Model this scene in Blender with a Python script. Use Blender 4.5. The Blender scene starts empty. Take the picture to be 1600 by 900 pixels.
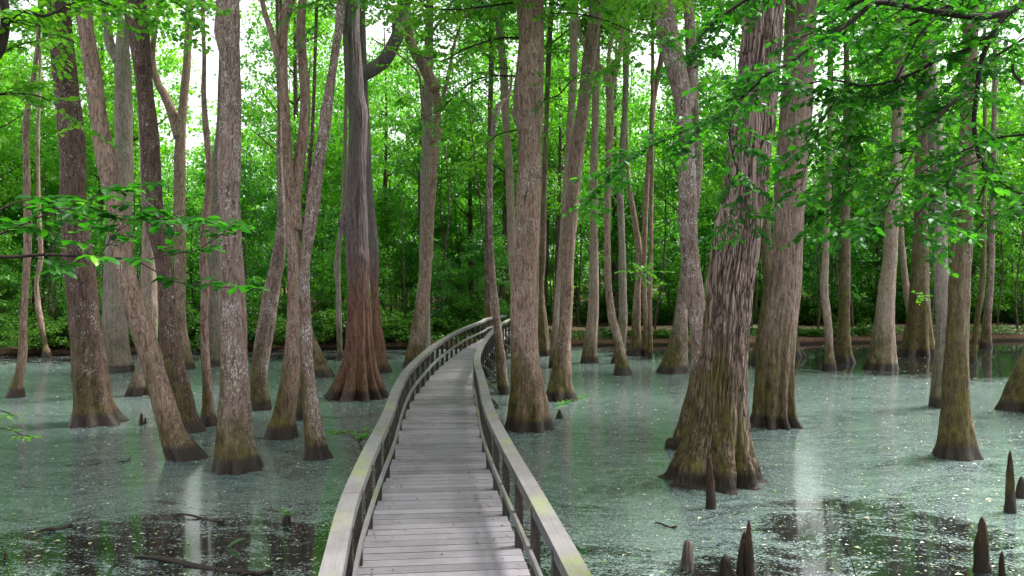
import bpy, math, random
import numpy as np
from mathutils import Vector, noise as mn

random.seed(7)
RNG = np.random.default_rng(11)
R = math.radians
SC = bpy.context.scene
COL = SC.collection

# ------------------------------------------------------------------ camera
F = 1300.0; CZ = 3.85; HY = 425.0
cam = bpy.data.cameras.new('camera'); camo = bpy.data.objects.new('camera', cam); COL.objects.link(camo)
camo.location = (0, 0, CZ); camo.rotation_euler = (R(90), 0, 0)
cam.sensor_width = 36; cam.lens = 36 * F / 1600; cam.shift_y = -(450 - HY) / 1600
cam.clip_start = 0.05; cam.clip_end = 900
SC.camera = camo

def at(px, py, d):
    """point at distance d seen at photo position px, py"""
    return Vector(((px - 800) * d / F, d, CZ + (HY - py) * d / F))

def on_water(px, py, z=0.0):
    d = F * (CZ - z) / (py - HY)
    return Vector(((px - 800) * d / F, d, z))

# ------------------------------------------------------------------ materials
class NT:
    def __init__(s, mat):
        mat.use_nodes = True
        s.t = mat.node_tree; s.t.nodes.clear()
    def n(s, typ, props=None, **ins):
        nd = s.t.nodes.new(typ)
        for k, v in (props or {}).items(): setattr(nd, k, v)
        for k, v in ins.items():
            key = k.replace('_', ' ')
            sock = nd.inputs[int(k[1:])] if k[0] == 'i' and k[1:].isdigit() else nd.inputs[key]
            if isinstance(v, bpy.types.NodeSocket): s.t.links.new(v, sock)
            else:
                if isinstance(v, tuple) and len(v) == 3 and sock.type == 'RGBA': v = (*v, 1)
                sock.default_value = v
        return nd
    def link(s, a, b): s.t.links.new(a, b)
    def math(s, op, a, b=0.0, c=0.0, clamp=False):
        nd = s.t.nodes.new('ShaderNodeMath'); nd.operation = op; nd.use_clamp = clamp
        for i, v in enumerate((a, b, c)):
            if isinstance(v, bpy.types.NodeSocket): s.t.links.new(v, nd.inputs[i])
            else: nd.inputs[i].default_value = v
        return nd.outputs[0]
    def mapr(s, v, a, b, c=0.0, d=1.0, smooth=True):
        nd = s.t.nodes.new('ShaderNodeMapRange')
        nd.interpolation_type = 'SMOOTHSTEP' if smooth else 'LINEAR'
        s.t.links.new(v, nd.inputs[0])
        for i, x in enumerate((a, b, c, d)): nd.inputs[i + 1].default_value = x
        return nd.outputs[0]
    def mix(s, f, a, b, typ='MIX'):
        nd = s.t.nodes.new('ShaderNodeMix'); nd.data_type = 'RGBA'; nd.blend_type = typ
        for i, v in ((0, f), (6, a), (7, b)):
            if isinstance(v, bpy.types.NodeSocket): s.t.links.new(v, nd.inputs[i])
            else: nd.inputs[i].default_value = (*v, 1) if isinstance(v, tuple) else v
        return nd.outputs[2]
    def ramp(s, v, stops):
        nd = s.t.nodes.new('ShaderNodeValToRGB'); cr = nd.color_ramp
        while len(cr.elements) < len(stops): cr.elements.new(0.5)
        for e, (p, c) in zip(cr.elements, stops): e.position = p; e.color = (*c, 1)
        s.t.links.new(v, nd.inputs[0]); return nd.outputs[0]
    def noise(s, vec, scale, detail=4.0, rough=0.55, dist=0.0):
        return s.n('ShaderNodeTexNoise', Vector=vec, Scale=scale, Detail=detail, Roughness=rough, Distortion=dist).outputs[0]
    def mapping(s, vec, scale, loc=(0, 0, 0), rot=(0, 0, 0)):
        return s.n('ShaderNodeMapping', Vector=vec, Scale=scale, Location=loc, Rotation=rot).outputs[0]
    def out(s, sh, disp=None):
        o = s.t.nodes.new('ShaderNodeOutputMaterial'); s.t.links.new(sh, o.inputs[0])

def mat(name):
    m = bpy.data.materials.new(name); return m, NT(m)

def bark(name, dark, mid, light, lichen=0.5, lcol=(0.50, 0.46, 0.43), moss=1.0, mossh=2.6, mcol=(0.080, 0.066, 0.018),
         wet=0.24, scale=13.0, stretch=0.2, bump=0.6, flake=1.0, patch=0.5, crust=0.45, top=None, crack=0.15):
    m, t = mat(name)
    tc = t.n('ShaderNodeTexCoord'); oi = t.n('ShaderNodeObjectInfo')
    off = t.math('MULTIPLY', oi.outputs['Random'], 37.0)
    offv = t.n('ShaderNodeCombineXYZ', X=off, Y=off, Z=off).outputs[0]
    vec = t.n('ShaderNodeVectorMath', {'operation': 'ADD'}, i0=tc.outputs['Object'], i1=offv).outputs[0]
    warp = t.n('ShaderNodeTexNoise', Vector=vec, Scale=1.3, Detail=2.0).outputs[1]
    vec2 = t.n('ShaderNodeVectorMath', {'operation': 'MULTIPLY_ADD'}, i0=warp, i1=(0.22, 0.22, 0.5), i2=vec).outputs[0]
    sv = t.mapping(vec2, (1, 1, stretch))
    n1 = t.noise(sv, scale, 7, 0.68)
    fur = t.n('ShaderNodeTexVoronoi', {'feature': 'DISTANCE_TO_EDGE'}, Vector=t.mapping(vec2, (1, 1, stretch * 0.8)), Scale=scale * 1.25, Randomness=1.0).outputs[0]
    furm = t.mapr(fur, 0.0, 0.16)
    big = t.noise(t.mapping(vec, (1, 1, 0.45)), 1.6, 4, 0.6)
    gr = t.noise(t.mapping(vec2, (1, 1, stretch * 1.4)), scale * 4.2, 4, 0.7)
    n1 = t.math('MULTIPLY_ADD', t.math('SUBTRACT', gr, 0.5), 0.55, n1)
    h = t.math('MULTIPLY_ADD', n1, 0.75 + 0.45 * (0.3 - crack), t.math('MULTIPLY_ADD', furm, crack, 0.30 * (0.3 - crack)))
    col = t.ramp(h, [(0.30, dark), (0.52, mid), (0.80, light)])
    col = t.mix(t.mapr(big, 0.35, 0.68, 0.0, patch), col, t.mix(1.0, col, (0.55, 0.52, 0.52), 'MULTIPLY'))
    col = t.mix(1.0, col, (1.19, 1.14, 1.05), 'MULTIPLY')
    # pale lichen flecks and crusts
    fl = t.noise(t.mapping(vec2, (1, 1, 0.55)), 32.0, 5, 0.74)
    fl2 = t.noise(vec2, 2.3, 3, 0.6)
    fm = t.mapr(t.math('MULTIPLY_ADD', fl2, 0.38, fl), 0.836 - 0.052 * lichen, 0.860 - 0.050 * lichen)
    col = t.mix(t.math('MULTIPLY', fm, min(1.0, 0.55 + 0.4 * lichen)), col, lcol)
    gl = t.noise(vec2, 5.0, 5, 0.7)
    col = t.mix(t.mapr(gl, 0.56, 0.68, 0.0, crust), col, (0.15, 0.155, 0.105))
    if top: col = t.mix(t.mapr(t.math('MULTIPLY_ADD', big, 1.6, t.n('ShaderNodeSeparateXYZ', Vector=tc.outputs['Object']).outputs[2]), top[0], top[1], 0, 0.9), col, t.ramp(h, [(0.3, top[2]), (0.75, top[3])]))
    # moss climbing from the water line
    z = t.n('ShaderNodeSeparateXYZ', Vector=tc.outputs['Object']).outputs[2]
    nx = t.n('ShaderNodeSeparateXYZ', Vector=t.n('ShaderNodeNewGeometry').outputs['Normal']).outputs[0]
    zz = t.math('MULTIPLY_ADD', big, -2.2 * mossh * 0.75, t.math('ADD', z, 1.1 * mossh * 0.75))
    zz = t.math('MULTIPLY_ADD', nx, 0.34 * mossh, zz)
    mm = t.math('MULTIPLY', t.mapr(zz, 0.0, mossh, 1.0, 0.0), moss)
    mg = t.noise(sv, scale * 0.9, 6, 0.7)
    mm = t.math('MULTIPLY', mm, t.mapr(mg, 0.28, 0.55, 0.35, 1.0), clamp=True)
    mc = t.ramp(t.math('MULTIPLY_ADD', t.noise(vec2, 4.0, 5, 0.65), 0.6, t.math('MULTIPLY', n1, 0.4)), [(0.36, (0.026, 0.016, 0.007)), (0.51, mcol), (0.66, (0.155, 0.150, 0.024))])
    col = t.mix(mm, col, mc)
    wn = t.math('MULTIPLY_ADD', t.noise(vec, 5.0, 3), -0.12, z)
    wm = t.mapr(wn, wet - 0.10, wet + 0.06, 0.9, 0.0)
    col = t.mix(wm, col, (0.022, 0.014, 0.010))
    b = t.n('ShaderNodeBump', Strength=bump, Distance=0.03, Height=t.math('MULTIPLY_ADD', h, 1.0, t.math('MULTIPLY', fl, 0.25 * flake)))
    p = t.n('ShaderNodeBsdfPrincipled', Base_Color=col, Roughness=t.mapr(wm, 0, 1, 0.92, 0.35), Normal=b.outputs[0])
    p.inputs['Specular IOR Level'].default_value = 0.3
    t.out(p.outputs[0]); return m

BARK = {
 'tupelo': bark('tupelo_bark', (0.034, 0.021, 0.017), (0.215, 0.146, 0.122), (0.42, 0.315, 0.275), 0.9),
 'dark': bark('dark_bark', (0.018, 0.011, 0.010), (0.085, 0.055, 0.048), (0.19, 0.13, 0.118), 0.8, moss=0.85, mossh=3.2),
 'pale': bark('pale_bark', (0.085, 0.062, 0.054), (0.25, 0.19, 0.17), (0.40, 0.33, 0.30), 0.5, mossh=1.9, moss=0.9, patch=0.3),
 'gray': bark('gray_bark', (0.065, 0.054, 0.050), (0.20, 0.168, 0.158), (0.33, 0.29, 0.275), 0.4, moss=0.7, patch=0.3),
 'lichen': bark('lichen_bark', (0.030, 0.019, 0.018), (0.175, 0.125, 0.113), (0.34, 0.265, 0.245), 1.5, lcol=(0.50, 0.46, 0.45)),
 'furrow': bark('furrowed_bark', (0.014, 0.008, 0.007), (0.17, 0.12, 0.112), (0.40, 0.31, 0.29), 0.4, mossh=3.8, moss=1.0, scale=12, stretch=0.075, bump=1.0, patch=0.15, crust=0.25, crack=0.33),
 'fibrous': bark('fibrous_bark', (0.032, 0.020, 0.017), (0.20, 0.142, 0.125), (0.39, 0.30, 0.275), 0.7, mossh=3.6, moss=1.0, scale=16, stretch=0.11, bump=0.8, patch=0.2),
 'mossy': bark('mossy_bark', (0.035, 0.025, 0.018), (0.13, 0.098, 0.070), (0.24, 0.19, 0.145), 0.7, mossh=6.5, moss=0.9),
 'cypress': bark('cypress_bark', (0.028, 0.014, 0.012), (0.15, 0.075, 0.060), (0.28, 0.165, 0.14), 0.0, mossh=2.6, moss=0.45, mcol=(0.09, 0.065, 0.02), scale=11, stretch=0.06, bump=1.0, patch=0.3, crust=0.0,
                 top=(3.2, 6.0, (0.055, 0.042, 0.042), (0.23, 0.19, 0.20))),
 'driftwood': bark('weathered_dead_wood', (0.03, 0.025, 0.022), (0.10, 0.085, 0.08), (0.19, 0.165, 0.155), 0.0, moss=0.0, wet=-1, scale=15, stretch=0.05, bump=0.45, patch=0.5),
 'knee': bark('knee_bark', (0.010, 0.006, 0.004), (0.038, 0.024, 0.018), (0.09, 0.06, 0.046), 0.1, mossh=0.7, moss=0.6, wet=0.3, scale=26, stretch=0.15, crust=0.1),
 'far': bark('woodland_bark', (0.018, 0.013, 0.011), (0.065, 0.047, 0.040), (0.13, 0.10, 0.088), 0.6, moss=0.3, wet=-1),
 'twig': bark('twig_bark', (0.008, 0.005, 0.005), (0.020, 0.014, 0.012), (0.045, 0.033, 0.028), -2, moss=0, wet=-50, scale=40, bump=0.3, crust=0.0),
}

def leafmat(name, stops, trans=0.45, gloss=0.06, rough=0.38, tcol=(1.25, 1.5, 0.5)):
    m, t = mat(name)
    a = t.n('ShaderNodeAttribute', {'attribute_name': 'tint'}).outputs['Fac']
    oi = t.n('ShaderNodeObjectInfo').outputs['Random']
    v = t.math('MULTIPLY_ADD', t.math('SUBTRACT', oi, 0.5), 0.30, a, clamp=True)
    col = t.ramp(v, stops)
    d = t.n('ShaderNodeBsdfDiffuse', Color=col)
    tc = t.mix(1.0, col, tcol, 'MULTIPLY')
    tr = t.n('ShaderNodeBsdfTranslucent', Color=tc)
    mx = t.n('ShaderNodeMixShader', i0=trans, i1=d.outputs[0], i2=tr.outputs[0])
    g = t.n('ShaderNodeBsdfGlossy', Roughness=rough, Color=(0.8, 0.9, 0.85))
    mx2 = t.n('ShaderNodeMixShader', i0=gloss, i1=mx.outputs[0], i2=g.outputs[0])
    t.out(mx2.outputs[0]); return m

LEAF = {
 'wood': leafmat('woodland_leaves', [(0.0, (0.014, 0.090, 0.024)), (0.40, (0.050, 0.23, 0.020)), (0.75, (0.14, 0.39, 0.022)), (1.0, (0.25, 0.52, 0.035))], 0.6),
 'bright': leafmat('canopy_leaves', [(0.0, (0.024, 0.13, 0.020)), (0.45, (0.10, 0.32, 0.018)), (1.0, (0.27, 0.54, 0.035))], 0.58),
 'beech': leafmat('beech_leaves', [(0.0, (0.012, 0.080, 0.009)), (0.5, (0.036, 0.18, 0.014)), (0.85, (0.09, 0.31, 0.020)), (1.0, (0.17, 0.42, 0.028))], 0.55, 0.03),
 'shrub': leafmat('shrub_leaves', [(0.0, (0.016, 0.050, 0.010)), (0.5, (0.040, 0.115, 0.016)), (1.0, (0.095, 0.20, 0.028))], 0.4, 0.01),
 'herb': leafmat('ground_herb_leaves', [(0.0, (0.022, 0.085, 0.012)), (0.6, (0.065, 0.20, 0.02)), (1.0, (0.13, 0.30, 0.03))], 0.45),
 'fresh': leafmat('fresh_leaves', [(0.0, (0.06, 0.26, 0.02)), (1.0, (0.18, 0.44, 0.03))], 0.5),
}

def simple(name, c1, c2, scale, rough=0.9, bump=0.3, extra=None):
    m, t = mat(name)
    tc = t.n('ShaderNodeTexCoord').outputs['Object']
    n = t.noise(tc, scale, 7, 0.65)
    col = t.ramp(n, [(0.3, c1), (0.7, c2)])
    if extra:
        e = t.noise(tc, extra[1], 3, 0.6)
        col = t.mix(t.mapr(e, 0.5, 0.62), col, extra[0])
    b = t.n('ShaderNodeBump', Strength=bump, Distance=0.03, Height=n)
    p = t.n('ShaderNodeBsdfPrincipled', Base_Color=col, Roughness=rough, Normal=b.outputs[0])
    t.out(p.outputs[0]); return m

M_GROUND = simple('forest_floor_litter', (0.014, 0.010, 0.007), (0.070, 0.042, 0.028), 6.0, extra=((0.12, 0.070, 0.046), 22.0))
for _n in M_GROUND.node_tree.nodes:
    if _n.type == 'BSDF_PRINCIPLED': _n.inputs['Specular IOR Level'].default_value = 0.05
M_PATH = simple('trodden_leaf_path', (0.15, 0.082, 0.058), (0.30, 0.185, 0.14), 9.0)

_t = NT.__new__(NT); _t.t = M_GROUND.node_tree
_p = [n for n in _t.t.nodes if n.type == 'BSDF_PRINCIPLED'][0]; _c = _p.inputs['Base Color'].links[0].from_socket
_z = _t.n('ShaderNodeSeparateXYZ', Vector=_t.n('ShaderNodeTexCoord').outputs['Object']).outputs[2]
_t.link(_t.mix(_t.mapr(_z, 0.05, 0.2, 1.0, 0.0), _c, (0.012, 0.009, 0.006)), _p.inputs['Base Color'])   # wet mud along the waterline

def wood(name, base, light, moss=0.0, tv=0.32):
    m, t = mat(name)
    tc = t.n('ShaderNodeTexCoord').outputs['Object']
    tint = t.n('ShaderNodeAttribute', {'attribute_name': 'tint'}).outputs['Fac']
    uv = t.n('ShaderNodeAttribute', {'attribute_name': 'grain'}).outputs['Vector']
    gr = t.noise(t.mapping(uv, (1.5, 46, 46)), 1.0, 6, 0.7, 0.6)
    blot = t.noise(tc, 2.2, 5, 0.65)
    col = t.ramp(t.math('MULTIPLY_ADD', gr, 0.55, t.math('MULTIPLY_ADD', tint, tv, t.math('MULTIPLY_ADD', blot, 0.35, 0.5 * (0.32 - tv)))), [(0.35, base), (0.85, light)])
    fine = t.noise(tc, 34, 4, 0.7)
    col = t.mix(t.mapr(fine, 0.62, 0.72, 0, 0.4), col, (0.30, 0.28, 0.22))
    if moss > 0:
        mo = t.noise(t.mapping(tc, (1, 0.5, 1)), 1.7, 5, 0.68)
        nz = t.n('ShaderNodeSeparateXYZ', Vector=t.n('ShaderNodeNewGeometry').outputs['Normal']).outputs[2]
        mk = t.math('MULTIPLY', t.mapr(t.math('MULTIPLY_ADD', fine, 0.35, mo), 0.74 - 0.10 * moss, 0.92 - 0.10 * moss), 0.8)
        col = t.mix(mk, col, (0.21, 0.25, 0.075))
    st_ = t.noise(t.mapping(tc, (1, 1, 1)), 0.9, 6, 0.7)
    col = t.mix(t.mapr(st_, 0.42, 0.66, 0, 0.7), col, t.mix(1.0, col, (0.62, 0.60, 0.58), 'MULTIPLY'))
    dirt = t.noise(tc, 60, 2, 0.5)
    col = t.mix(t.mapr(dirt, 0.70, 0.74, 0, 0.7), col, (0.10, 0.06, 0.035))
    b = t.n('ShaderNodeBump', Strength=0.35, Distance=0.006, Height=gr)
    p = t.n('ShaderNodeBsdfPrincipled', Base_Color=col, Roughness=0.72, Normal=b.outputs[0])
    t.out(p.outputs[0]); return m

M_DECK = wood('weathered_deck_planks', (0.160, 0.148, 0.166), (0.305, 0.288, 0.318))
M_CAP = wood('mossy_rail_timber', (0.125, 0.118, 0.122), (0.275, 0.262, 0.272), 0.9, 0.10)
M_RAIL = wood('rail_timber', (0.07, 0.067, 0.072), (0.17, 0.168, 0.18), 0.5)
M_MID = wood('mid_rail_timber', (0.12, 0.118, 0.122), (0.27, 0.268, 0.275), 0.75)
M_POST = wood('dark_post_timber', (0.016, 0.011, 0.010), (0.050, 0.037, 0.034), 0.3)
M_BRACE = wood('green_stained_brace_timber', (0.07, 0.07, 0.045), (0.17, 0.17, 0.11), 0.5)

# ---- pond water with its film of duckweed
def water_mat():
    m, t = mat('pond_water_with_duckweed')
    tc = t.n('ShaderNodeTexCoord').outputs['Object']
    sep = t.n('ShaderNodeSeparateXYZ', Vector=tc)
    X, Y = sep.outputs[0], sep.outputs[1]
    w = t.n('ShaderNodeTexNoise', Vector=tc, Scale=0.35, Detail=3.0).outputs[1]
    wv = t.n('ShaderNodeVectorMath', {'operation': 'MULTIPLY_ADD'}, i0=w, i1=(2.6, 2.6, 0), i2=tc).outputs[0]
    sw = t.mapping(wv, (0.55, 1.5, 1))
    big = t.noise(sw, 0.55, 6, 0.62, 0.6)
    med = t.noise(t.mapping(wv, (0.8, 2.2, 1), rot=(0, 0, 0.25)), 2.2, 6, 0.66, 1.2)
    fine = t.noise(t.mapping(tc, (1, 1.6, 1)), 16, 4, 0.72)
    vfine = t.noise(tc, 60, 3, 0.7)
    def pool(cx, cy, rx, ry, soft=0.55):
        a = t.math('DIVIDE', t.math('SUBTRACT', X, cx), rx); b = t.math('DIVIDE', t.math('SUBTRACT', Y, cy), ry)
        r = t.math('ADD', t.math('MULTIPLY', a, a), t.math('MULTIPLY', b, b))
        return t.mapr(r, 1.0 - soft, 1.0 + soft * 1.4, 1.0, 0.0)
    openw = pool(-4.0, 8.0, 6.4, 5.0)
    for q in ((-2.2, 11.2, 1.0, 1.9), (21, 41, 13.5, 11.0), (4.8, 8.0, 5.6, 3.3), (1.2, 8.8, 2.4, 1.9), (5.5, 12.5, 1.6, 1.6), (20, 42, 15.0, 10.0), (-18, 39, 15, 4.0)):
        openw = t.math('MAXIMUM', openw, pool(*q))
    # cover: how much of the surface the weed hides
    streak = t.noise(t.mapping(wv, (0.6, 2.2, 1), rot=(0, 0, -0.12)), 1.0, 6, 0.68, 0.7)
    c = t.math('ADD', t.math('MULTIPLY', big, 0.55), t.math('ADD', t.math('MULTIPLY', med, 0.55), t.math('MULTIPLY', streak, 0.55)))
    c = t.math('MULTIPLY_ADD', openw, -0.25, c)
    c = t.math('MULTIPLY_ADD', pool(21, 40, 15.5, 9.0), -0.16, c)
    cover = t.mapr(c, 0.46, 0.90, smooth=False)
    v0 = t.n('ShaderNodeTexVoronoi', Vector=tc, Scale=34.0)
    v0r = t.n('ShaderNodeSeparateColor', Color=v0.outputs['Color']).outputs[2]
    speck = t.math('MULTIPLY_ADD', fine, 0.62, t.math('MULTIPLY_ADD', vfine, 0.38, t.math('MULTIPLY', v0r, 0.18)))
    thr = t.math('MULTIPLY_ADD', cover, -0.42, 0.755)
    wm = t.n('ShaderNodeMapRange', {'interpolation_type': 'SMOOTHSTEP'}, i0=speck, i1=thr, i2=t.math('ADD', thr, 0.07)).outputs[0]
    v = t.n('ShaderNodeTexVoronoi', Vector=t.mapping(tc, (1, 1.5, 1)), Scale=30.0)
    cellr = t.n('ShaderNodeSeparateColor', Color=v.outputs['Color']).outputs[0]
    pale = t.math('MULTIPLY', t.mapr(cellr, 0.88, 0.90), t.mapr(v.outputs['Distance'], 0.35, 0.22))
    big2 = t.noise(t.mapping(wv, (0.7, 1.3, 1)), 0.9, 4, 0.6)
    weed = t.ramp(t.math('MULTIPLY_ADD', med, 0.35, t.math('MULTIPLY_ADD', fine, 0.3, t.math('MULTIPLY', vfine, 0.4))),
                  [(0.39, (0.028, 0.044, 0.048)), (0.52, (0.112, 0.160, 0.160)), (0.66, (0.26, 0.335, 0.325))])
    vg = t.n('ShaderNodeTexVoronoi', Vector=tc, Scale=46.0)
    vgr = t.n('ShaderNodeSeparateColor', Color=vg.outputs['Color']).outputs[1]
    weed = t.mix(1.0, weed, t.ramp(vgr, [(0.0, (0.55, 0.57, 0.60)), (0.5, (0.98, 0.98, 1.0)), (1.0, (1.45, 1.42, 1.36))]), 'MULTIPLY')
    weed = t.mix(t.mapr(big2, 0.46, 0.70, 0, 0.4), weed, (0.13, 0.20, 0.145))
    weed = t.mix(t.mapr(cellr, 0.05, 0.12, 0.75, 0.0), weed, (0.05, 0.055, 0.035))
    weed = t.mix(t.math('MULTIPLY', pale, 0.85), weed, (0.50, 0.53, 0.42))
    bh = t.math('MULTIPLY_ADD', speck, 0.6, t.math('MULTIPLY', med, 0.5))
    bw = t.n('ShaderNodeBump', Strength=0.16, Distance=0.010, Height=bh)
    weedsh = t.n('ShaderNodeBsdfPrincipled', Base_Color=weed, Roughness=0.15, Normal=bw.outputs[0])
    weedsh.inputs['Specular IOR Level'].default_value = 1.0
    rip = t.noise(t.mapping(tc, (1, 1.0, 1)), 1.6, 3, 0.5)
    bo = t.n('ShaderNodeBump', Strength=0.06, Distance=0.02, Height=rip)
    dark = t.n('ShaderNodeBsdfPrincipled', Base_Color=(0.010, 0.011, 0.011), Roughness=0.07, Normal=bo.outputs[0])
    dark.inputs['IOR'].default_value = 1.36
    mx = t.n('ShaderNodeMixShader', i0=wm, i1=dark.outputs[0], i2=weedsh.outputs[0])
    t.out(mx.outputs[0]); return m
M_WATER = water_mat()

M_LITTER = leafmat('floating_leaf_bits', [(0.0, (0.40, 0.42, 0.30)), (0.55, (0.55, 0.56, 0.42)), (0.75, (0.30, 0.38, 0.10)), (0.9, (0.10, 0.26, 0.04)), (1.0, (0.16, 0.09, 0.04))], 0.1, 0.1)
M_DECKLITTER = leafmat('dry_leaf_bits', [(0.0, (0.10, 0.05, 0.03)), (0.7, (0.25, 0.15, 0.08)), (1.0, (0.35, 0.33, 0.2))], 0.1, 0.05)

# ------------------------------------------------------------------ mesh helpers
def raw_mesh(name, V, F_, nper, tint=None, grain=None, smooth=False):
    V = np.asarray(V, dtype=np.float32); F_ = np.asarray(F_, dtype=np.int32).reshape(-1, nper)
    me = bpy.data.meshes.new(name)
    me.vertices.add(len(V)); me.vertices.foreach_set('co', V.ravel())
    me.loops.add(F_.size); me.loops.foreach_set('vertex_index', F_.ravel())
    me.polygons.add(len(F_)); me.polygons.foreach_set('loop_start', np.arange(0, F_.size, nper, dtype=np.int32))
    me.polygons.foreach_set('use_smooth', np.full(len(F_), smooth, dtype=bool))
    me.update(calc_edges=True)
    if tint is not None:
        a = me.attributes.new('tint', 'FLOAT', 'FACE'); a.data.foreach_set('value', np.asarray(tint, dtype=np.float32))
    if grain is not None:
        a = me.attributes.new('grain', 'FLOAT_VECTOR', 'CORNER'); a.data.foreach_set('vector', np.asarray(grain, dtype=np.float32).ravel())
    return me

def link(name, me, m, parent=None, loc=None):
    o = bpy.data.objects.new(name, me); COL.objects.link(o)
    if m is not None and me is not None and not me.materials: me.materials.append(m)
    if parent is not None: o.parent = parent
    if loc is not None: o.location = loc
    return o

def tag(o, label=None, cat=None, group=None, kind=None):
    if label: o['label'] = label
    if cat: o['category'] = cat
    if group: o['group'] = group
    if kind: o['kind'] = kind
    return o

def thing(name, label, cat, loc, group=None):
    o = bpy.data.objects.new(name, None); COL.objects.link(o); o.location = loc
    o.empty_display_size = 0.2
    return tag(o, label, cat, group)

def copy_tree(o):
    c = o.copy(); COL.objects.link(c)
    for ch in KIDS.get(o.name, ()):
        d = ch.copy(); COL.objects.link(d); d.parent = c
    return c
KIDS = {}

class MB:
    """quads collected into one mesh"""
    def __init__(s): s.V = []; s.F = []; s.T = []; s.G = []
    def quadgrid(s, rows, closed=True, tint=0.5):
        b = len(s.V); n = len(rows[0])
        for r in rows: s.V.extend(r)
        for i in range(len(rows) - 1):
            for j in range(n if closed else n - 1):
                k = (j + 1) % n
                s.F.append((b + i * n + j, b + i * n + k, b + (i + 1) * n + k, b + (i + 1) * n + j)); s.T.append(tint)
                s.G.extend([(0, 0, 0)] * 4)
    def tube(s, pts, rad, seg=8, tint=0.5, cap=True):
        pts = [Vector(p) for p in pts]; rows = []
        up = Vector((0.3, -1, 0.2))
        for i, p in enumerate(pts):
            tg = (pts[min(i + 1, len(pts) - 1)] - pts[max(i - 1, 0)]).normalized()
            a = tg.cross(up)
            if a.length < 1e-3: a = tg.cross(Vector((1, 0, 0)))
            a.normalize(); b = a.cross(tg).normalized()
            rows.append([tuple(p + (a * math.cos(2 * math.pi * k / seg) + b * math.sin(2 * math.pi * k / seg)) * rad[i]) for k in range(seg)])
        if cap:
            rows.insert(0, [tuple(pts[0])] * seg); rows.append([tuple(pts[-1])] * seg)
        s.quadgrid(rows, True, tint)
    def box(s, o, ax, ay, az, tint=0.5, gs=None):
        """box centred on o with half axes ax (length) ay az; grain follows ax"""
        o = Vector(o); ax = Vector(ax); ay = Vector(ay); az = Vector(az); b = len(s.V)
        L, W, H = ax.length, ay.length, az.length
        sd = random.uniform(0, 50) if gs is None else gs
        sg = [(-1, -1, -1), (1, -1, -1), (1, 1, -1), (-1, 1, -1), (-1, -1, 1), (1, -1, 1), (1, 1, 1), (-1, 1, 1)]
        for q in sg: s.V.append(tuple(o + ax * q[0] + ay * q[1] + az * q[2]))
        for f in ((3, 2, 1, 0), (4, 5, 6, 7), (0, 1, 5, 4), (1, 2, 6, 5), (2, 3, 7, 6), (3, 0, 4, 7)):
            s.F.append(tuple(b + k for k in f)); s.T.append(tint)
            for k in f: s.G.append((sg[k][0] * L + sd, sg[k][1] * W + sd * 1.7, sg[k][2] * H))
    def build(s, name, m, parent=None, loc=None, smooth=False):
        me = raw_mesh(name, s.V, s.F, 4, s.T, s.G, smooth)
        return link(name, me, m, parent, loc)

def interp(tab, q):
    """tab rows sorted by first column; Catmull-Rom interpolation"""
    n = len(tab)
    if q <= tab[0][0]: return tab[0][1:]
    if q >= tab[-1][0]: return tab[-1][1:]
    i = 0
    while tab[i + 1][0] < q: i += 1
    p0, p1, p2, p3 = tab[max(i - 1, 0)], tab[i], tab[i + 1], tab[min(i + 2, n - 1)]
    u = (q - p1[0]) / (p2[0] - p1[0]); out = []
    for k in range(1, len(p1)):
        m1 = (p2[k] - p0[k]) / (p2[0] - p0[0]) * (p2[0] - p1[0]); m2 = (p3[k] - p1[k]) / (p3[0] - p1[0]) * (p2[0] - p1[0])
        out.append((2*u**3-3*u*u+1)*p1[k] + (u**3-2*u*u+u)*m1 + (-2*u**3+3*u*u)*p2[k] + (u**3-u*u)*m2)
    return out

# leaves --------------------------------------------------------------
def unit(a): return a / np.maximum(np.linalg.norm(a, axis=1, keepdims=True), 1e-9)

def leaves(P, D, N, S, tint, detailed=False, wid=0.46):
    """P base points, D long axes, N normals, S lengths"""
    D = unit(D); N = N - (N * D).sum(1, keepdims=True) * D; N = unit(N); B = np.cross(N, D); S = S[:, None]
    n = len(P)
    if not detailed:
        prof = [(0, 0, 0), (0.45, wid, 0.10), (1, 0, -0.06), (0.45, -wid, 0.10)]
        faces = [(0, 1, 2), (0, 2, 3)]
        V = np.stack([P + S * (D * a + B * b * 0.9 + N * c) for a, b, c in prof], 1).reshape(-1, 3)
        Fx = (np.arange(n)[:, None, None] * 4 + np.array(faces)[None]).reshape(-1, 3)
        return V, Fx, 3, np.repeat(tint, 2)
    w = wid
    prof = [(0, 0, 0), (0.30, w * 0.78, 0.07), (0.66, w * 0.86, 0.05), (1.0, 0, -0.10), (0.66, -w * 0.86, 0.05), (0.30, -w * 0.78, 0.07), (0.33, 0, 0.0), (0.68, 0, -0.02)]
    faces = [(0, 1, 6, 6), (1, 2, 7, 6), (2, 3, 7, 7), (3, 4, 7, 7), (4, 5, 6, 7), (5, 0, 6, 6)]
    tri = [(0, 1, 6), (1, 2, 7), (1, 7, 6), (2, 3, 7), (3, 4, 7), (4, 5, 6), (4, 6, 7), (5, 0, 6)]
    V = np.stack([P + S * (D * a + B * b * 0.85 + N * c) for a, b, c in prof], 1).reshape(-1, 3)
    Fx = (np.arange(n)[:, None, None] * 8 + np.array(tri)[None]).reshape(-1, 3)
    return V, Fx, 3, np.repeat(tint, len(tri))

def leaf_mesh(name, P, D, N, S, tint, detailed=False, wid=0.46):
    V, Fx, k, T = leaves(np.asarray(P), np.asarray(D), np.asarray(N), np.asarray(S), np.asarray(tint), detailed, wid)
    return raw_mesh(name, V, Fx, k, T)

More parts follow.
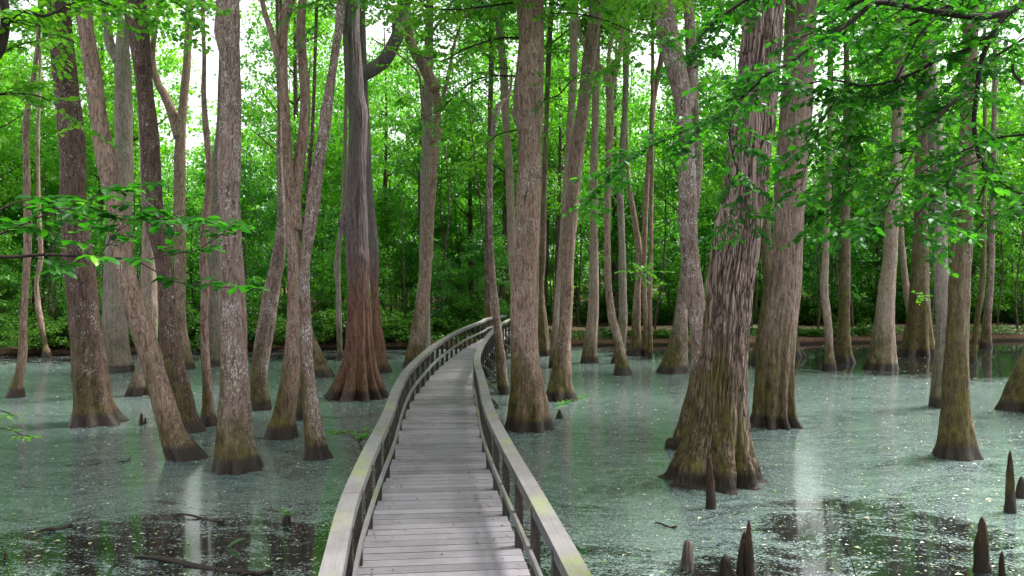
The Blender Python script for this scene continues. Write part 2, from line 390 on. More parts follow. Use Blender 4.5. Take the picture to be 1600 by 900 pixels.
def clump_leaves(rng, centers, rads, per, size, flat=0.38, upbias=1.3):
    Ps, Ds, Ns, Ss, Ts = [], [], [], [], []
    for c, r in zip(centers, rads):
        n = int(per * (0.6 + 0.8 * rng.random()))
        g = rng.normal(size=(n, 3)); g = g / np.linalg.norm(g, axis=1, keepdims=True) * (rng.random((n, 1)) ** 0.5)
        tilt = rng.normal(size=2) * 0.22
        P = g * np.array([r, r, r * flat]); P[:, 2] += P[:, 0] * tilt[0] + P[:, 1] * tilt[1] - 0.10 * (P[:, 0]**2 + P[:, 1]**2) / r
        D = np.stack([P[:, 0], P[:, 1], -0.25 * np.ones(n) * r], 1) / r + rng.normal(size=(n, 3)) * np.array([0.6, 0.6, 0.35])
        N = rng.normal(size=(n, 3)) * 0.55 + np.array([0, 0, upbias])
        base = 0.30 + 0.40 * rng.random()
        Ps.append(P + np.array(c)); Ds.append(D); Ns.append(N)
        Ss.append(size * (0.6 + 0.8 * rng.random(n))); Ts.append(np.clip(base + rng.normal(size=n) * 0.16, 0, 1))
    return [np.concatenate(a) for a in (Ps, Ds, Ns, Ss, Ts)]

def crown_mesh(name, seed, rx, rz, nclump, per, size, rc, lean=0.0):
    rng = np.random.default_rng(seed)
    C = []
    while len(C) < nclump:
        p = rng.uniform(-1, 1, 3); q = np.linalg.norm(p)
        if q > 1 or q < 0.25: continue
        if mn.noise(Vector(p) * 2.1 + Vector((seed, 0, 0))) < -0.18: continue
        taper = 1.0 - 0.45 * max(0, p[2])
        C.append((p[0] * rx * taper, p[1] * rx * taper, p[2] * rz))
    rads = rc * (0.55 + 0.8 * rng.random(nclump))
    return leaf_mesh(name, *clump_leaves(rng, C, rads, per, size))

# ------------------------------------------------------------------ trunks
def parse(tr):
    rows = []
    for tok in tr.split():
        y, x = tok.split(':'); a, b = x.split(',')
        rows.append((float(y), float(a), float(b)))
    return rows

def trunk_mesh(tr, dbase=None, H=20.0, lobes=(0, 0, 1), seg=36, dz=0.16, rough=0.02, furrow=0.0, knobs=(), lean=0.0, broken=False, under=0.35, seed=0, taper=0.55, twist=0.0):
    rows = parse(tr)
    yb, xl, xr = rows[0]
    d0 = F * CZ / (yb - HY) if dbase is None else dbase
    dc = d0 + 0.42 * (xr - xl) / F * d0
    tab = []
    for y, a, b in rows:
        z = CZ + (HY - y) * dc / F
        tab.append((z, ((a + b) / 2 - 800) * dc / F, (b - a) / 2 * dc / F))
    tab.sort()
    x0 = tab[0][1]; zb = tab[0][0]
    # the base sits a little under the water line; above the photo's top the trunk goes on
    tab = [(max(z, -0.0) if i == 0 else z, x - x0, r) for i, (z, x, r) in enumerate(tab)]
    ztop, xt, rt = tab[-1]
    if not broken and H > ztop + 1:
        zp, xp, rp = interp_at(tab, ztop - 3.0)
        sl = (xt - xp) / 3.0
        for k in range(1, 5):
            f = k / 4; z = ztop + (H - ztop) * f
            tab.append((z, xt + sl * (H - ztop) * (f - 0.35 * f * f), rt * (1 - f * (1 - 0.22 if taper is None else taper))))
    top = tab[-1][0]
    zs = [-under]
    z = -under
    while z < top:
        step = dz if z < 2.5 or furrow else dz * (1.0 + min(2.0, (z - 2.5) * 0.25))
        z += step; zs.append(min(z, top))
    rr = []
    ph = [random.Random(seed * 31 + k).uniform(0, 6.28) for k in range(6)]
    nl, A, hl = lobes
    if nl and A < 0.25: A *= 1.55
    for z in zs:
        x, r = interp(tab, z)
        if z < 0: r *= 1.02
        yy = lean * z + 0.10 * mn.noise(Vector((seed * 3.1, z * 0.35, 0))) * min(1, max(z, 0) / 2)
        e = A * math.exp(-max(z, 0) / hl) if nl else 0
        row = []
        for k in range(seg):
            th = 2 * math.pi * k / seg; c, s = math.cos(th), math.sin(th)
            rad = r
            if nl:
                w = 0.5 + 0.5 * math.cos(nl * (th + 0.15 * math.sin(2 * th + ph[0]) + 0.10 * math.sin(3 * th + ph[1])) + ph[2])
                w2 = 0.5 + 0.5 * math.cos((nl * 1.0 + 2) * th + ph[3])
                rad *= 1 - e * (1 - w) ** 1.6 - 0.35 * e * (w2)
                if z < 0.5: rad *= 1 + 0.25 * e * (0.5 - z) * w
            nv = mn.noise(Vector((c * 1.6 + seed * 5, s * 1.6, z * 0.55)))
            rad *= 1 + 0.07 * nv
            rad += rough * mn.noise(Vector((c * 7 * r / 0.3, s * 7 * r / 0.3 + seed, z * 2.0)))
            if furrow:
                wob = 0.35 * mn.noise(Vector((c * 1.5, s * 1.5, z * 0.7 + seed)))
                u = th * r * 0 + th
                q = Vector((c * 9.5 + wob, s * 9.5 + wob, z * 0.62))
                a1 = abs(mn.noise(q)); a2 = abs(mn.noise(q * 2.1 + Vector((9, 3, 1))))
                g = min(1, a1 * 5.0); g2 = min(1, a2 * 4)
                att = min(1.0, max(0.12, (z - 0.2) / 2.4))
                rad += furrow * att * (g - 0.7 + 0.3 * (g2 - 0.7))
            for (ka, kz, kr, kamp) in knobs:
                dth = (th - ka + math.pi) % (2 * math.pi) - math.pi
                q2 = (dth * r) ** 2 + (z - kz) ** 2
                if q2 < kr * kr * 6: rad += kamp * math.exp(-q2 / (kr * kr)) * (1 - 0.5 * math.exp(-q2 / (kr * kr * 0.12)))
            row.append((x + c * rad, yy + s * rad, z))
        rr.append(row)
    cx = [sum(p[i] for p in rr[-1]) / seg for i in range(3)]
    if broken: # splintered top
        for k in range(seg): 
            p = rr[-1][k]; rr[-1][k] = (p[0], p[1], p[2] + 0.25 * abs(mn.noise(Vector((k * 0.9, seed, 0)))))
    rr.append([tuple(cx)] * seg)
    n = seg; V = [p for r_ in rr for p in r_]
    i = np.arange(len(rr) - 1)[:, None] * n; j = np.arange(n)[None]; k = (j + 1) % n
    Fq = np.stack([i + j, i + k, i + n + k, i + n + j], -1).reshape(-1, 4)
    return V, Fq, (x0, dc), tab

def interp_at(tab, q):
    v = interp(tab, q); return (q, v[0], v[1])

CROWNS = [crown_mesh('crown', 100 + i, 3.6, 4.6, 85, 105, 0.165, 1.05) for i in range(6)]
UNDER = [crown_mesh('crown', 200 + i, 2.2, 3.2, 70, 100, 0.135, 0.72) for i in range(5)]
for me in CROWNS: me.materials.append(LEAF['bright'])
for me in UNDER: me.materials.append(LEAF['wood'])

def mb_add(V, Fq, extra):
    """append an MB's quads to trunk arrays"""
    if extra is None or not extra.V: return V, Fq
    off = len(V); V = list(V) + list(extra.V)
    return V, np.concatenate([Fq, np.array(extra.F) + off])

def pond_tree(name, label, bk, tr, cat='tree', group=None, crown=None, limbs=(), low=(), H=None, dbase=None, **kw):
    """limbs: px polylines 'x,y x,y ...|r0,r1|ddepth' at the trunk's distance"""
    seed = sum(ord(ch) for ch in label) % 97
    rows = parse(tr); d0 = F * CZ / (rows[0][0] - HY) if dbase is None else dbase
    if H is None: H = 15.0 + d0 * 0.16 + (seed % 5) * 0.6
    V, Fq, (x0, dc), tab = trunk_mesh(tr, dbase=dbase, H=H, seed=seed, **kw)
    root = thing(name, label, cat, (x0, dc, 0), group)
    ex = MB()
    for lb in limbs:
        ps, rs, dd = lb.split('|'); r0, r1 = map(float, rs.split(',')); dd = float(dd)
        pp = [tuple(map(float, q.split(','))) for q in ps.split()]
        n = len(pp); pts = []; rad = []
        for i, (px, py) in enumerate(pp):
            dq = dc + dd * i / max(1, n - 1)
            p = at(px, py, dq) - Vector((x0, dc, 0)); pts.append(p)
        fine = []
        for i in range(n - 1):
            a, b = pts[i], pts[i + 1]; a0 = pts[max(i - 1, 0)]; b1 = pts[min(i + 2, n - 1)]
            for u in range(5):
                w = u / 5
                fine.append(0.5 * ((2 * a) + (-a0 + b) * w + (2 * a0 - 5 * a + 4 * b - b1) * w * w + (-a0 + 3 * a - 3 * b + b1) * w ** 3))
        fine.append(pts[-1])
        rad = [r0 + (r1 - r0) * i / (len(fine) - 1) for i in range(len(fine))]
        ex.tube(fine, rad, 10)
    # boughs that carry the crown, above the picture
    top = tab[-1][0]
    if crown is not None:
        rnd = random.Random(seed)
        for k in range(6):
            zz = top * (0.66 + 0.32 * k / 6); x, r = interp(tab, zz); a = rnd.uniform(0, 6.28); L = rnd.uniform(1.8, 3.2)
            pts = [Vector((x, 0, zz)) + Vector((math.cos(a), math.sin(a), 0.7 + 0.2 * u)) * L * u for u in (0, 0.3, 0.65, 1.0)]
            ex.tube(pts, [r * 0.5, r * 0.36, r * 0.22, 0.02], 6)
    V, Fq = mb_add(V, Fq, ex)
    me = raw_mesh('trunk', V, Fq, 4, smooth=True)
    link('trunk', me, BARK[bk], root)
    if crown is not None:
        ci, cs, cz = crown
        pxb = (rows[0][1] + rows[0][2]) / 2
        if d0 > 19 and not 240 < pxb < 345: cs *= 1.15; cz -= 4.0
        elif d0 > 15: cz -= 1.5
        x, r = interp(tab, top * 0.95)
        c = link('crown', CROWNS[ci % 6], None, root, (x, 0, top + cz))
        c.scale = (cs, cs, cs * 0.95); c.rotation_euler = (0, 0, seed)
    return root

# ---------------------------------------------------------------- the boardwalk
ZD = 0.75; RH = 0.82; ZR = ZD + RH
Lp = [(517,900),(537,800),(556,750),(578,700),(604,650),(611,631),(619,608),(633,582),(644,569),(659,555),(674,542),(692,530),(711,519),(730,510),(749,503),(760,498)]
Rp = [(908,900),(880,850),(853,800),(824,750),(795,700),(768,648),(760,624),(755,601),(750,582),(746,569),(746,556),(751,542),(757,532),(766,520.6),(782,506),(793,501)]
def railtab(P):
    t = sorted([(F * (CZ - ZR) / (y - HY), (x - 800) * (CZ - ZR) / (y - HY)) for x, y in P])
    t = [(t[0][0] - 5.5, t[0][1] - (t[1][1] - t[0][1]) / (t[1][0] - t[0][0]) * 5.5)] + t
    return t
LT, RT = railtab(Lp), railtab(Rp)
LT[0] = (LT[0][0], LT[1][1] + 0.55); RT[0] = (RT[0][0], RT[1][1] + 0.60)
cl = []
for k in range(0, 140):
    y = 0.9 + k * 0.28
    def sm(T): return sum(interp(T, y + q)[0] for q in (-0.8, -0.4, 0, 0.4, 0.8)) / 5
    l, r = sm(LT), sm(RT)
    cl.append([(l + r) / 2, y, (r - l) / 2])
# swing right at the far bank
lx, ly, lw = cl[-1]
ang = math.atan2(cl[-1][0] - cl[-6][0], cl[-1][1] - cl[-6][1])
for k in range(15):
    ang += 0.02; lx += math.sin(ang) * 0.28; ly += math.cos(ang) * 0.28; cl.append([lx, ly, max(0.62, lw)])
cl = [(Vector((a, b, 0)), c) for a, b, c in cl]
def bw_frame(i):
    a = cl[max(i - 1, 0)][0]; b = cl[min(i + 1, len(cl) - 1)][0]; t = (b - a).normalized()
    return t, Vector((t.y, -t.x, 0))
S = [0.0]
for i in range(1, len(cl)): S.append(S[-1] + (cl[i][0] - cl[i - 1][0]).length)
def bw_at(s):
    s = max(0, min(S[-1] - 1e-4, s)); i = 0
    lo, hi = 0, len(S) - 1
    while hi - lo > 1:
        m_ = (lo + hi) // 2
        if S[m_] <= s: lo = m_
        else: hi = m_
    i = lo; u = (s - S[i]) / (S[i + 1] - S[i])
    p = cl[i][0].lerp(cl[i + 1][0], u); w = cl[i][1] * (1 - u) + cl[i + 1][1] * u
    t0, n0 = bw_frame(i); t1, n1 = bw_frame(i + 1)
    t = t0.lerp(t1, u).normalized(); n = Vector((t.y, -t.x, 0))
    cosk = abs(n.x)
    return p, w * cosk, t, n
UP = Vector((0, 0, 1))
bw = thing('boardwalk', 'long weathered timber boardwalk curving away across the green pond', 'boardwalk', (0, 6, 0))
O = Vector((0, 6, 0))
deck = MB(); s = 0.3
while s < S[-1] - 0.25:
    p, w, t, n = bw_at(s)
    g = random.uniform(-0.0015, 0.0015)
    deck.box(p - O + UP * (ZD - 0.019 + g), n * (w - 0.052 + random.uniform(-0.006, 0.006)), t * 0.097, UP * 0.019, random.random())
    s += 0.210
deck.build('deck', M_DECK, bw)
for sd, nm in ((-1, 'left'), (1, 'right')):
    cap = MB(); side = MB(); mid = MB(); st = MB(); s = 0.3; seg = 0.42; cnt = 0; tnt = random.random(); gs = 5.0
    while s < S[-1] - 0.5:
        if cnt % 9 == 0: tnt = random.random(); gs = random.uniform(0, 60)
        s2 = s + seg
        p0, w0, t0, n0 = bw_at(s); p1, w1, t1, n1 = bw_at(s2)
        def strip(mb, off, z, hw, hh, gap=0.0):
            a = p0 + n0 * sd * (w0 + off) - O; b = p1 + n1 * sd * (w1 + off) - O
            ax = (b - a) / 2
            if gap and cnt % 9 == 8: ax = ax * 0.985
            base = len(mb.V); mb.box((a + b) / 2 + UP * z, ax, n0 * hw, UP * hh, tnt, gs + s * 0)
            # weld to the station frames so that the strip bends smoothly
            ends = {0: (a, n0), 3: (a, n0), 4: (a, n0), 7: (a, n0), 1: (b, n1), 2: (b, n1), 5: (b, n1), 6: (b, n1)}
            sg = {0: (-1, -1), 1: (-1, -1), 2: (1, -1), 3: (1, -1), 4: (-1, 1), 5: (-1, 1), 6: (1, 1), 7: (1, 1)}
            for k, (q, nn) in ends.items():
                y_, z_ = sg[k]
                e = q
                if gap and cnt % 9 == 8 and k in (1, 2, 5, 6): e = q - (b - a) * 0.012
                mb.V[base + k] = tuple(e + nn * hw * y_ + UP * (z + hh * z_))
            off0 = (s, s2)
            for f in range(6):
                for c_ in range(4):
                    gi = (len(mb.F) - 6 + f) * 4 + c_; g0 = mb.G[gi]
                    mb.G[gi] = (gs + (s if g0[0] < gs else s2), g0[1], g0[2])
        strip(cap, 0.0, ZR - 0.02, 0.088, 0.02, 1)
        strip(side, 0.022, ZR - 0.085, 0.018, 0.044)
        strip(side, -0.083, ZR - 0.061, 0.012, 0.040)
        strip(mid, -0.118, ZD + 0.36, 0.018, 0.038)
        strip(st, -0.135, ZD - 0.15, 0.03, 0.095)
        s = s2; cnt += 1
    c1 = cap.build('rail_cap', M_CAP, bw); side.build('rail_board', M_RAIL, bw); mid.build('mid_rail', M_MID, bw); st.build('stringer', M_POST, bw)
    s = 0.55 if sd < 0 else 0.95; k = 0
    while s < S[-1] - 0.6:
        p, w, t, n = bw_at(s)
        m_ = MB(); base = p + n * sd * (w - 0.058)
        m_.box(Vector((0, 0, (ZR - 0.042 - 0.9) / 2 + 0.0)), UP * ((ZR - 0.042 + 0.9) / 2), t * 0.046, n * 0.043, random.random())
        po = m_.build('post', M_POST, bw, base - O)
        if sd > 0 and 16.5 < base.y < 39.5 and k % 2 == 0:
            b_ = MB()
            q0 = n * 0.05 + UP * 0.30; q1 = n * 0.62 + UP * 0.30
            b_.box((q0 + q1) / 2 + t * 0.07, (q1 - q0) / 2, t * 0.022, UP * 0.045)
            q0 = n * 0.05 + UP * 0.85; q1 = n * 0.60 + UP * 0.34
            ax = (q1 - q0) / 2; b_.box((q0 + q1) / 2 + t * 0.07, ax, t * 0.02, ax.cross(t).normalized() * 0.035)
            b_.build('brace', M_BRACE, bw, base - O)
        s += 1.25; k += 1
# cross bearers below
s = 1.2
while s < S[-1] - 0.6:
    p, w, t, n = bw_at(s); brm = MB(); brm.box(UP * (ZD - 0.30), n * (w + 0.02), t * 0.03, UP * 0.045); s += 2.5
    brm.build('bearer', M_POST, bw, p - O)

# leaf bits lying on the deck
n = 950; P = []; 
for k in range(n):
    s = random.random() ** 1.6 * 22 + 2; p, w, t, nn = bw_at(s)
    side = random.choice((-1, 1)) * (0.55 + 0.42 * random.random()) if random.random() < 0.6 else random.uniform(-0.95, 0.95)
    q = p + nn * side * (w - 0.08); P.append((q.x, q.y, ZD + 0.008))
P = np.array(P); D = RNG.normal(size=(n, 3)) * np.array([1, 1, 0.1]); N = RNG.normal(size=(n, 3)) * 0.15 + np.array([0, 0, 1])
o = link('fallen_leaves', leaf_mesh('fallen_leaves', P, D, N, RNG.uniform(0.015, 0.055, n), RNG.random(n), wid=0.3), M_DECKLITTER)
tag(o, 'small dry leaf bits scattered over the grey deck planks', 'leaf litter', kind='stuff')

# ---------------------------------------------------------------- ground, water, path
def shore(x):
    return 42.4 + 0.155 * x - 0.0008 * x * x + 1.1 * mn.noise(Vector((x * 0.12, 3, 0))) + 0.35 * mn.noise(Vector((x * 0.6, 7, 0)))
def ground_z(x, y):
    s = min(y - shore(max(-60, min(60, x))), 60)
    s2 = max(s, abs(x) - 62, -y - 45)
    a = max(0, min(1, (s2 + 0.9) / 1.3)); a = a * a * (3 - 2 * a)
    z = -0.65 + 0.95 * a
    if s2 > 0: z += min(s2, 40) * 0.014 + 0.12 * mn.noise(Vector((x * 0.25, y * 0.25, 0))) * min(1, s2 / 2)
    z += 0.05 * mn.noise(Vector((x * 1.1, y * 1.1, 2)))
    return z
def span(lo, hi, a, b, fine, coarse):
    v = []; x = lo
    while x < hi:
        v.append(x); dist = 0 if a < x < b else min(abs(x - a), abs(x - b)); x += fine + dist * coarse
    v.append(hi); return v
gx = span(-420, 420, -36, 36, 0.45, 0.12); gy = span(-300, 520, 36, 60, 0.35, 0.12)
V = [(x, y, ground_z(x, y)) for y in gy for x in gx]; nx = len(gx)
i = np.arange(len(gy) - 1)[:, None] * nx; j = np.arange(nx - 1)[None]
Fq = np.stack([i + j, i + j + 1, i + nx + j + 1, i + nx + j], -1).reshape(-1, 4)
tag(link('ground', raw_mesh('ground', V, Fq, 4, smooth=True), M_GROUND), kind='structure')
wx = np.linspace(-75, 75, 61); wy = np.linspace(-58, 62, 49)
V = [(x, y, 0) for y in wy for x in wx]; nx = 61
i = np.arange(48)[:, None] * nx; j = np.arange(60)[None]
Fq = np.stack([i + j, i + j + 1, i + nx + j + 1, i + nx + j], -1).reshape(-1, 4)
tag(link('water', raw_mesh('water', V, Fq, 4), M_WATER), kind='structure')
rows = []
for x in np.arange(0.5, 60, 0.5):
    yc = 50.2 + 0.10 * x + 0.6 * mn.noise(Vector((x * 0.15, 1, 1))); w = 1.15 + 0.25 * mn.noise(Vector((x * 0.5, 5, 1)))
    rows.append([(x, yc + w * q, ground_z(x, yc + w * q) + 0.03) for q in (-1, -0.6, -0.2, 0.2, 0.6, 1)])
pm = MB(); pm.quadgrid(rows, False)
tag(pm.build('path', M_PATH), kind='structure')

# floating bits
n = 8500
Y = 6.5 + 37 * RNG.random(n) ** 1.7; X = RNG.uniform(-0.72, 0.72, n) * Y
P = np.stack([X, Y, np.full(n, 0.008)], 1); D = RNG.normal(size=(n, 3)) * np.array([1, 0.8, 0.02]); N = RNG.normal(size=(n, 3)) * 0.05 + np.array([0, 0, 1])
Sz = RNG.gamma(2.0, 0.014, n) + 0.016
o = link('floating_leaves', leaf_mesh('floating_leaves', P, D, N, Sz, RNG.random(n) ** 1.3, wid=0.34), M_LITTER)
tag(o, 'pale and green leaf bits floating on the duckweed film', 'floating leaves', kind='stuff')
# ---------------------------------------------------------------- the trees standing in the pond
T = pond_tree
T('tupelo_tree', 'thin pale-stemmed tree at the far left edge of the pond', 'tupelo',
  '622:9,38 600:18,36 575:26,40 550:30,43 500:33,43 450:36,45 400:37,48 350:37,49 250:37,46 200:35,45 165:40,48 100:52,59 40:59,64 0:62,66', crown=(0, 0.7, -1))
T('tupelo_tree', 'very thin crooked stem on a dark stub near the left bank', 'tupelo',
  '559:65,80 550:66,79 540:66,74 500:59,68 470:55,63 440:54,60 420:57,64 400:60,67 250:57,62 100:60,64 0:60,63', crown=(1, 0.6, -1))
T('tupelo_tree', 'thick dark-barked tree with wide mossy foot, leftmost of the big trunks', 'dark',
  '668:103,202 650:108,190 625:114,175 600:114,170 550:114,162 500:110,154 450:106,149 400:102,145 350:99,139 300:96,134 250:95,132 200:90,129 150:86,122 100:81,117 50:77,111 0:75,107',
  crown=(2, 1.0, 0), lobes=(7, 0.16, 0.8), seg=56, dz=0.1)
T('tupelo_tree', 'strongly leaning tree whose foot kicks out right, beside the thick dark trunk', 'tupelo',
  '721:263,325 700:257,312 675:250,290 650:244,280 600:230,264 550:215,250 500:200,235 450:187,217 400:174,207 350:170,200 300:162,186 250:152,182 200:145,170 150:137,162 100:130,155 50:124,146 0:116,141',
  crown=(3, 0.9, 0), lobes=(5, 0.14, 0.6), seg=48, dz=0.1)
T('tupelo_tree', 'pale grey trunk with a burl near its foot, behind the leaning tree', 'gray',
  '583:163,212 565:165,206 550:164,202 500:162,198 450:163,195 400:165,196 350:172,202 300:178,206 250:181,207 200:181,207 150:181,206 100:179,203 60:182,200 0:190,204',
  crown=(4, 0.8, 0), lobes=(6, 0.12, 0.8), knobs=((-1.2, 1.35, 0.22, 0.14),), limbs=('186,95 172,70 168,40 160,0 150,-60|0.22,0.08|0.5',))
T('tupelo_tree', 'broad tan trunk with split hollow foot, behind the leaning tree', 'pale',
  '620:195,235 600:203,234 575:212,238 550:218,242 500:222,246 450:222,246 400:223,247 350:224,247 300:222,246 200:218,242 100:214,236 0:210,230',
  crown=(5, 0.8, 0), lobes=(5, 0.4, 0.5))
T('tupelo_tree', 'tall dark leaning trunk with flecked bark, right of the tan trunk', 'dark',
  '677:286,323 650:283,310 600:265,296 550:252,283 500:249,275 450:246,270 400:240,265 350:228,257 300:223,252 250:222,250 200:220,246 150:216,240 100:210,237 50:200,232 0:192,227',
  crown=(0, 1.0, 0.5), lobes=(5, 0.14, 0.6), seg=44, dz=0.1)
T('tupelo_tree', 'grey stem that forks halfway up between the left trunks', 'tupelo',
  '578:279,304 560:279,300 550:278,298 500:275,290 400:272,290 350:272,289 300:272,289 250:272,289 200:276,290 125:284,296 50:289,300 0:292,302',
  crown=(1, 0.8, -0.5), limbs=('280,215 270,180 258,150 246,128 238,90 243,40 250,-20|0.22,0.07|0.6',))
T('tupelo_tree', 'slim wavy stem in front of the grey trunks', 'tupelo',
  '667:311,341 640:316,335 600:317,331 550:315,328 500:313,325 450:314,326 400:312,324 350:314,326 300:320,330 250:321,330 200:316,325 150:314,322 100:316,322 0:315,321', crown=(2, 0.6, -1))
T('tupelo_tree', 'smooth grey trunk half hidden behind the lichen-flecked trunk', 'gray',
  '573:315,350 550:322,347 500:326,345 450:325,345 400:326,345 350:328,346 250:332,348 200:338,352 100:342,354 0:345,356', crown=(3, 0.8, 0))
T('tupelo_tree', 'straight lichen-flecked trunk standing in the left foreground water', 'lichen',
  '741:329,413 725:331,410 700:336,400 650:342,394 600:346,391 550:347,387 500:347,385 450:347,382 400:345,378 350:344,376 300:342,374 250:341,375 200:342,375 150:344,375 100:345,374 60:337,374 50:336,374 0:340,374',
  crown=(4, 1.1, 1), lobes=(8, 0.13, 0.6), seg=60, dz=0.08)
T('tupelo_tree', 'pale trunk leaning right behind the stem pair left of the dead tree', 'lichen',
  '642:387,426 600:390,418 550:395,422 500:403,430 450:412,437 400:425,446 350:433,448 310:434,446 250:433,441 200:433,440 100:432,438 0:430,436', crown=(5, 0.7, -0.5), lobes=(4, 0.12, 0.6))
T('tupelo_tree', 'two-stemmed tree with a fat foot, left of the dark-footed leaning stem', 'tupelo',
  '688:411,468 670:414,464 650:424,462 600:437,467 550:445,470 500:449,472 450:451,469 400:450,466 350:447,464 300:445,461 250:442,457 200:440,454 150:437,451 100:435,449 50:436,450 25:437,455 0:445,462',
  crown=(0, 0.9, 0), lobes=(5, 0.14, 0.6), seg=44, dz=0.1,
  limbs=('462,360 461,310 468,250 475,200 477,150 473,100 470,50 473,0 482,-60|0.15,0.09|0.8', '440,110 434,90 424,50 414,20 405,-20|0.09,0.05|-0.5'))
T('tupelo_tree', 'leaning stem with a dark swollen foot, nearest left of the boardwalk', 'lichen',
  '720:471,521 700:475,512 650:474,502 600:471,492 550:468,487 500:468,485 450:466,483 400:470,485 350:474,495 300:482,502 250:490,509 200:500,517 175:500,520 150:507,522 100:515,527 50:522,535 0:527,540',
  crown=(1, 0.9, 0), lobes=(5, 0.14, 0.5), seg=44, dz=0.1)
T('tupelo_tree', 'low dark stem close behind the two-stemmed tree', 'dark', '657:462,477 630:463,474 580:464,473 500:466,473 400:474,481 300:478,484 200:486,491 0:492,497', crown=(2, 0.5, -1))
T('tupelo_tree', 'mossy trunk leaning left toward the two-stemmed tree', 'mossy', '590:487,524 575:483,516 560:482,508 530:477,494 500:474,486 450:468,479 400:462,472 350:455,464 250:448,455 100:440,446 0:436,441', crown=(3, 0.6, -1))
T('bald_cypress', 'big dead cypress with fluted red-brown foot left of the boardwalk', 'cypress',
  '627:502,614 615:508,610 600:517,602 575:529,592 550:537,586 525:540,583 500:542,581 450:544,577 400:541,576 370:540,575 350:536,575 330:540,574 300:542,572 250:544,573 200:545,574 175:545,574 150:541,569 100:538,565 50:536,561 0:536,561',
  crown=None, H=15, lobes=(13, 0.34, 1.6), seg=130, dz=0.08, knobs=((3.3, 5.35, 0.20, 0.20), (-1.2, 4.35, 0.13, 0.10)), rough=0.03)
T('bald_cypress', 'dark shaggy tree with one crooked limb, right behind the dead cypress', 'cypress',
  '583:578,615 560:578,605 550:583,604 500:582,595 450:579,592 400:577,592 350:574,588 300:572,583 200:566,578 120:562,574 0:560,570',
  crown=(4, 0.7, 0), lobes=(7, 0.2, 0.9), limbs=('563,118 582,108 600,95 612,75 622,52 622,25 636,0 650,-40|0.30,0.20|-1.0', '622,52 632,30 632,0 630,-40|0.2,0.1|0.6'))
T('tupelo_tree', 'slender grey stem just left of the dead cypress', 'gray', '560:524,536 550:527,535 500:525,534 450:525,532 425:522,532 400:523,532 350:530,537 300:534,541 200:537,543 0:540,545', crown=(5, 0.5, -1))
T('tupelo_tree', 'pale trunk bending right, between the dead cypress and the boardwalk', 'tupelo',
  '574:629,656 560:632,659 550:635,660 500:645,665 450:652,673 400:658,676 350:661,678 300:667,681 250:672,685 200:677,690 150:676,687 125:672,687',
  crown=None, H=10.6, lobes=(4, 0.14, 0.7), broken=True,
  limbs=('680,140 670,120 660,100 650,85 640,60 638,35 632,0 628,-40|0.27,0.14|-1.5', '676,230 662,180 655,120 640,100 615,80 580,60|0.07,0.02|-4', '686,175 700,120 712,60 730,20|0.10,0.03|-2'))
T('tupelo_tree', 'straight grey trunk behind the right-bending pale one', 'gray', '565:650,674 550:652,672 500:654,672 400:655,672 350:656,674 250:658,677 150:662,676 0:666,677', crown=(0, 0.8, 0))
T('tupelo_tree', 'pale curving stem with a broken top beside the boardwalk rail', 'lichen',
  '617:777,798 600:777,795 575:776,792 550:775,789 500:770,782 450:766,776 400:764,772 350:762,770 300:761,770 250:762,771 200:767,775 180:770,780 165:774,783', crown=None, H=9.2, broken=True,
  limbs=('776,175 785,160 796,148 800,110|0.09,0.03|0.5',))
T('tupelo_tree', 'dark trunk standing at the far end of the boardwalk', 'dark', '532:755,773 500:757,771 450:757,770 400:757,768 300:759,768 200:762,770 0:765,773', crown=(1, 0.8, 0), dbase=42.5)
T('tupelo_tree', 'thin pale stem rising behind the largest central trunk', 'pale', '560:803,818 450:797,809 400:794,806 300:791,803 250:789,801 200:785,797 150:782,795 100:780,792 50:775,786 0:772,785', crown=(2, 0.7, 0))
T('tupelo_tree', 'massive central trunk with knothole beside the boardwalk rail', 'tupelo',
  '676:784,869 650:790,862 625:793,857 600:796,850 550:797,842 500:798,840 450:799,838 400:805,841 350:806,844 300:807,845 250:810,846 200:808,847 150:802,849 100:807,850 50:811,850 0:806,850',
  crown=(3, 1.2, 1), lobes=(7, 0.14, 0.7), seg=64, dz=0.08, knobs=((3.3, 7.7, 0.16, 0.14),))
T('tupelo_tree', 'flared tan trunk mostly hidden behind the massive central trunk', 'mossy', '557:835,862 540:836,860 500:836,855 450:838,850 400:842,853 300:846,854 200:850,857 100:853,861 0:858,866', crown=(4, 0.8, 0), lobes=(7, 0.15, 0.8))
T('tupelo_tree', 'tall trunk leaning right, next right of the massive central trunk', 'tupelo',
  '628:847,904 610:852,899 600:855,895 575:862,893 550:867,892 500:874,894 450:876,896 400:877,897 350:880,902 300:885,906 250:889,911 200:896,917 150:904,924 100:909,930 50:916,936 0:922,945',
  crown=(5, 1.0, 0), lobes=(6, 0.16, 0.7), seg=48, dz=0.1)
T('tupelo_tree', 'straight slim pale trunk close behind the tall right-leaning trunk', 'pale', '575:857,875 500:864,875 450:868,877 400:872,881 300:879,891 250:882,893 200:885,896 150:888,900 100:890,902 0:891,904', crown=(0, 0.8, 0))
T('tupelo_tree', 'slim pale trunk with bulging foot, first in the group right of centre', 'pale',
  '568:905,937 550:909,934 525:913,934 500:917,935 450:920,936 350:922,934 250:922,934 200:924,935 150:925,936 100:927,937 0:930,940', crown=(1, 0.8, 0), lobes=(5, 0.14, 0.8))
